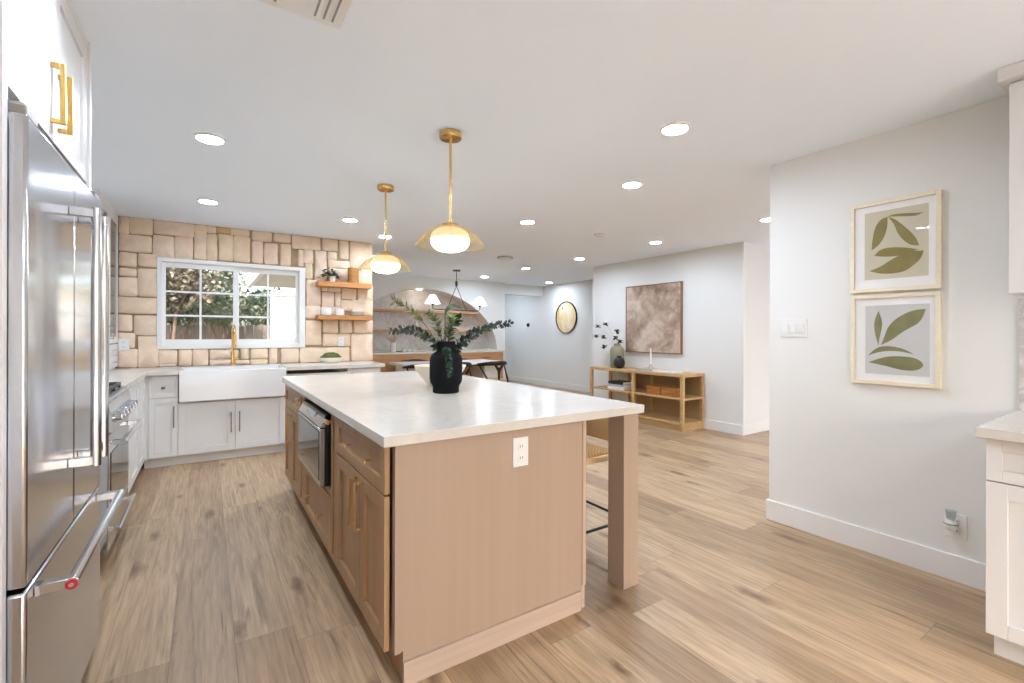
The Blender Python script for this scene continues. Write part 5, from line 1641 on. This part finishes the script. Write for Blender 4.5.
BARK = plain('bark', (96, 76, 60), 0.9, var=0.3, scale=12)
FOL = [plain('hedge_green', (66, 80, 56), 0.6, var=0.45, scale=5), plain('dusty_green', (104, 110, 92), 0.6, var=0.4, scale=5), plain('bronze_green', (88, 80, 64), 0.6, var=0.4, scale=5)]
def tree(lb, x, y, zc, rx, ry, rz, n, mat_, ls, seed):
    q = random.Random(seed)
    t = thing('tree', lb, 'tree', (x, y, -0.2), 'trees outside the kitchen window')
    tr = MB()
    for k in range(3):
        tr.tube([(x + (k - 1) * 0.03, y, -0.2), (x + (k - 1) * 0.15, y + 0.05, zc * 0.7), (x + (k - 1) * 0.7 * rx, y + q.uniform(-0.1, 0.1), zc + 0.2)], [0.035, 0.026, 0.01], 8)
    tr.build('trunk', BARK, t)
    lf = MB()
    for k in range(n):
        while True:
            v = Vector((q.uniform(-1, 1), q.uniform(-1, 1), q.uniform(-1, 1)))
            if 0.35 < v.length < 1:
                break
        v *= 1 + 0.2 * math.sin(v.x * 7) * math.cos(v.z * 6)
        p = Vector((x + v.x * rx, y + v.y * ry, zc + v.z * rz))
        d = Vector((q.uniform(-1, 1), q.uniform(-1, 1), q.uniform(-0.8, 0.6)))
        s = Vector((q.uniform(-1, 1), q.uniform(-1, 1), q.uniform(-1, 1)))
        L = ls * q.uniform(0.7, 1.3)
        lf.leaf(p, d, s, L, L * 0.55, 0.15, 0.15, 2)
    lf.build('crown', mat_, t, recalc=False)
tree('bronze green tree in front of the fence, in the upper left panes', -0.60, 9.9, 2.30, 0.75, 0.5, 0.65, 2200, FOL[2], 0.10, 21)
tree('dusty pale green tree behind the fence, in the second column of panes', 0.10, 11.9, 2.6, 0.62, 0.5, 1.0, 2300, FOL[1], 0.11, 22)
tree('dark green shrub in front of the fence, in the middle left pane', -0.5, 10.55, 1.78, 0.62, 0.3, 0.36, 1700, FOL[0], 0.09, 23)
tree('green shrub in front of the fence, under the dusty tree', 0.28, 10.6, 1.72, 0.5, 0.28, 0.32, 1300, FOL[0], 0.09, 24)
tree('green tree behind the fence, seen in the right sash under the roof', 1.25, 13.0, 1.9, 0.7, 0.6, 0.5, 1900, FOL[0], 0.11, 25)
tree('tall green tree at far left behind the fence', -1.9, 13.2, 3.0, 1.6, 0.9, 2.0, 3600, FOL[0], 0.17, 26)
tree('tall dusty green tree far behind the fence in the middle', -0.2, 14.6, 2.6, 1.0, 0.8, 1.5, 2600, FOL[1], 0.17, 27)
EXT = plain('exterior_white', (186, 185, 181), 0.8, var=0.01)
pc = thing('patio_roof', 'beige patio roof with a white fascia outside the right window sash', 'roof', (1.0, 8.6, 2.1))
MB().box(0.66, 1.58, 6.26, 9.6, 2.12, 2.16).build('soffit', plain('soffit_beige', (168, 162, 144), 0.8, var=0.02), pc)
MB().box(0.60, 0.66, 6.26, 9.6, 2.08, 2.30).build('fascia', EXT, pc)
m = MB(); m.prism([(0.62, 2.30), (1.58, 2.30), (1.58, 2.75)], 'y', 6.26, 9.6)
m.build('roof_slope', plain('roof_shingle', (120, 112, 104), 0.9, var=0.15, scale=10), pc)
ew = thing('garden_wall', 'white outbuilding wall with a corner post, lower right of the window', 'wall', (1.5, 11.78, -0.2))
MB().box(1.28, 2.6, 11.72, 11.85, -0.2, 1.85).build('wall_face', EXT, ew)
MB().box(1.20, 1.28, 11.70, 11.85, -0.2, 2.2).build('post', EXT, ew)
MB().box(1.28, 2.6, 11.72, 11.87, 1.85, 2.2).build('header', MATS['soffit_beige'], ew)
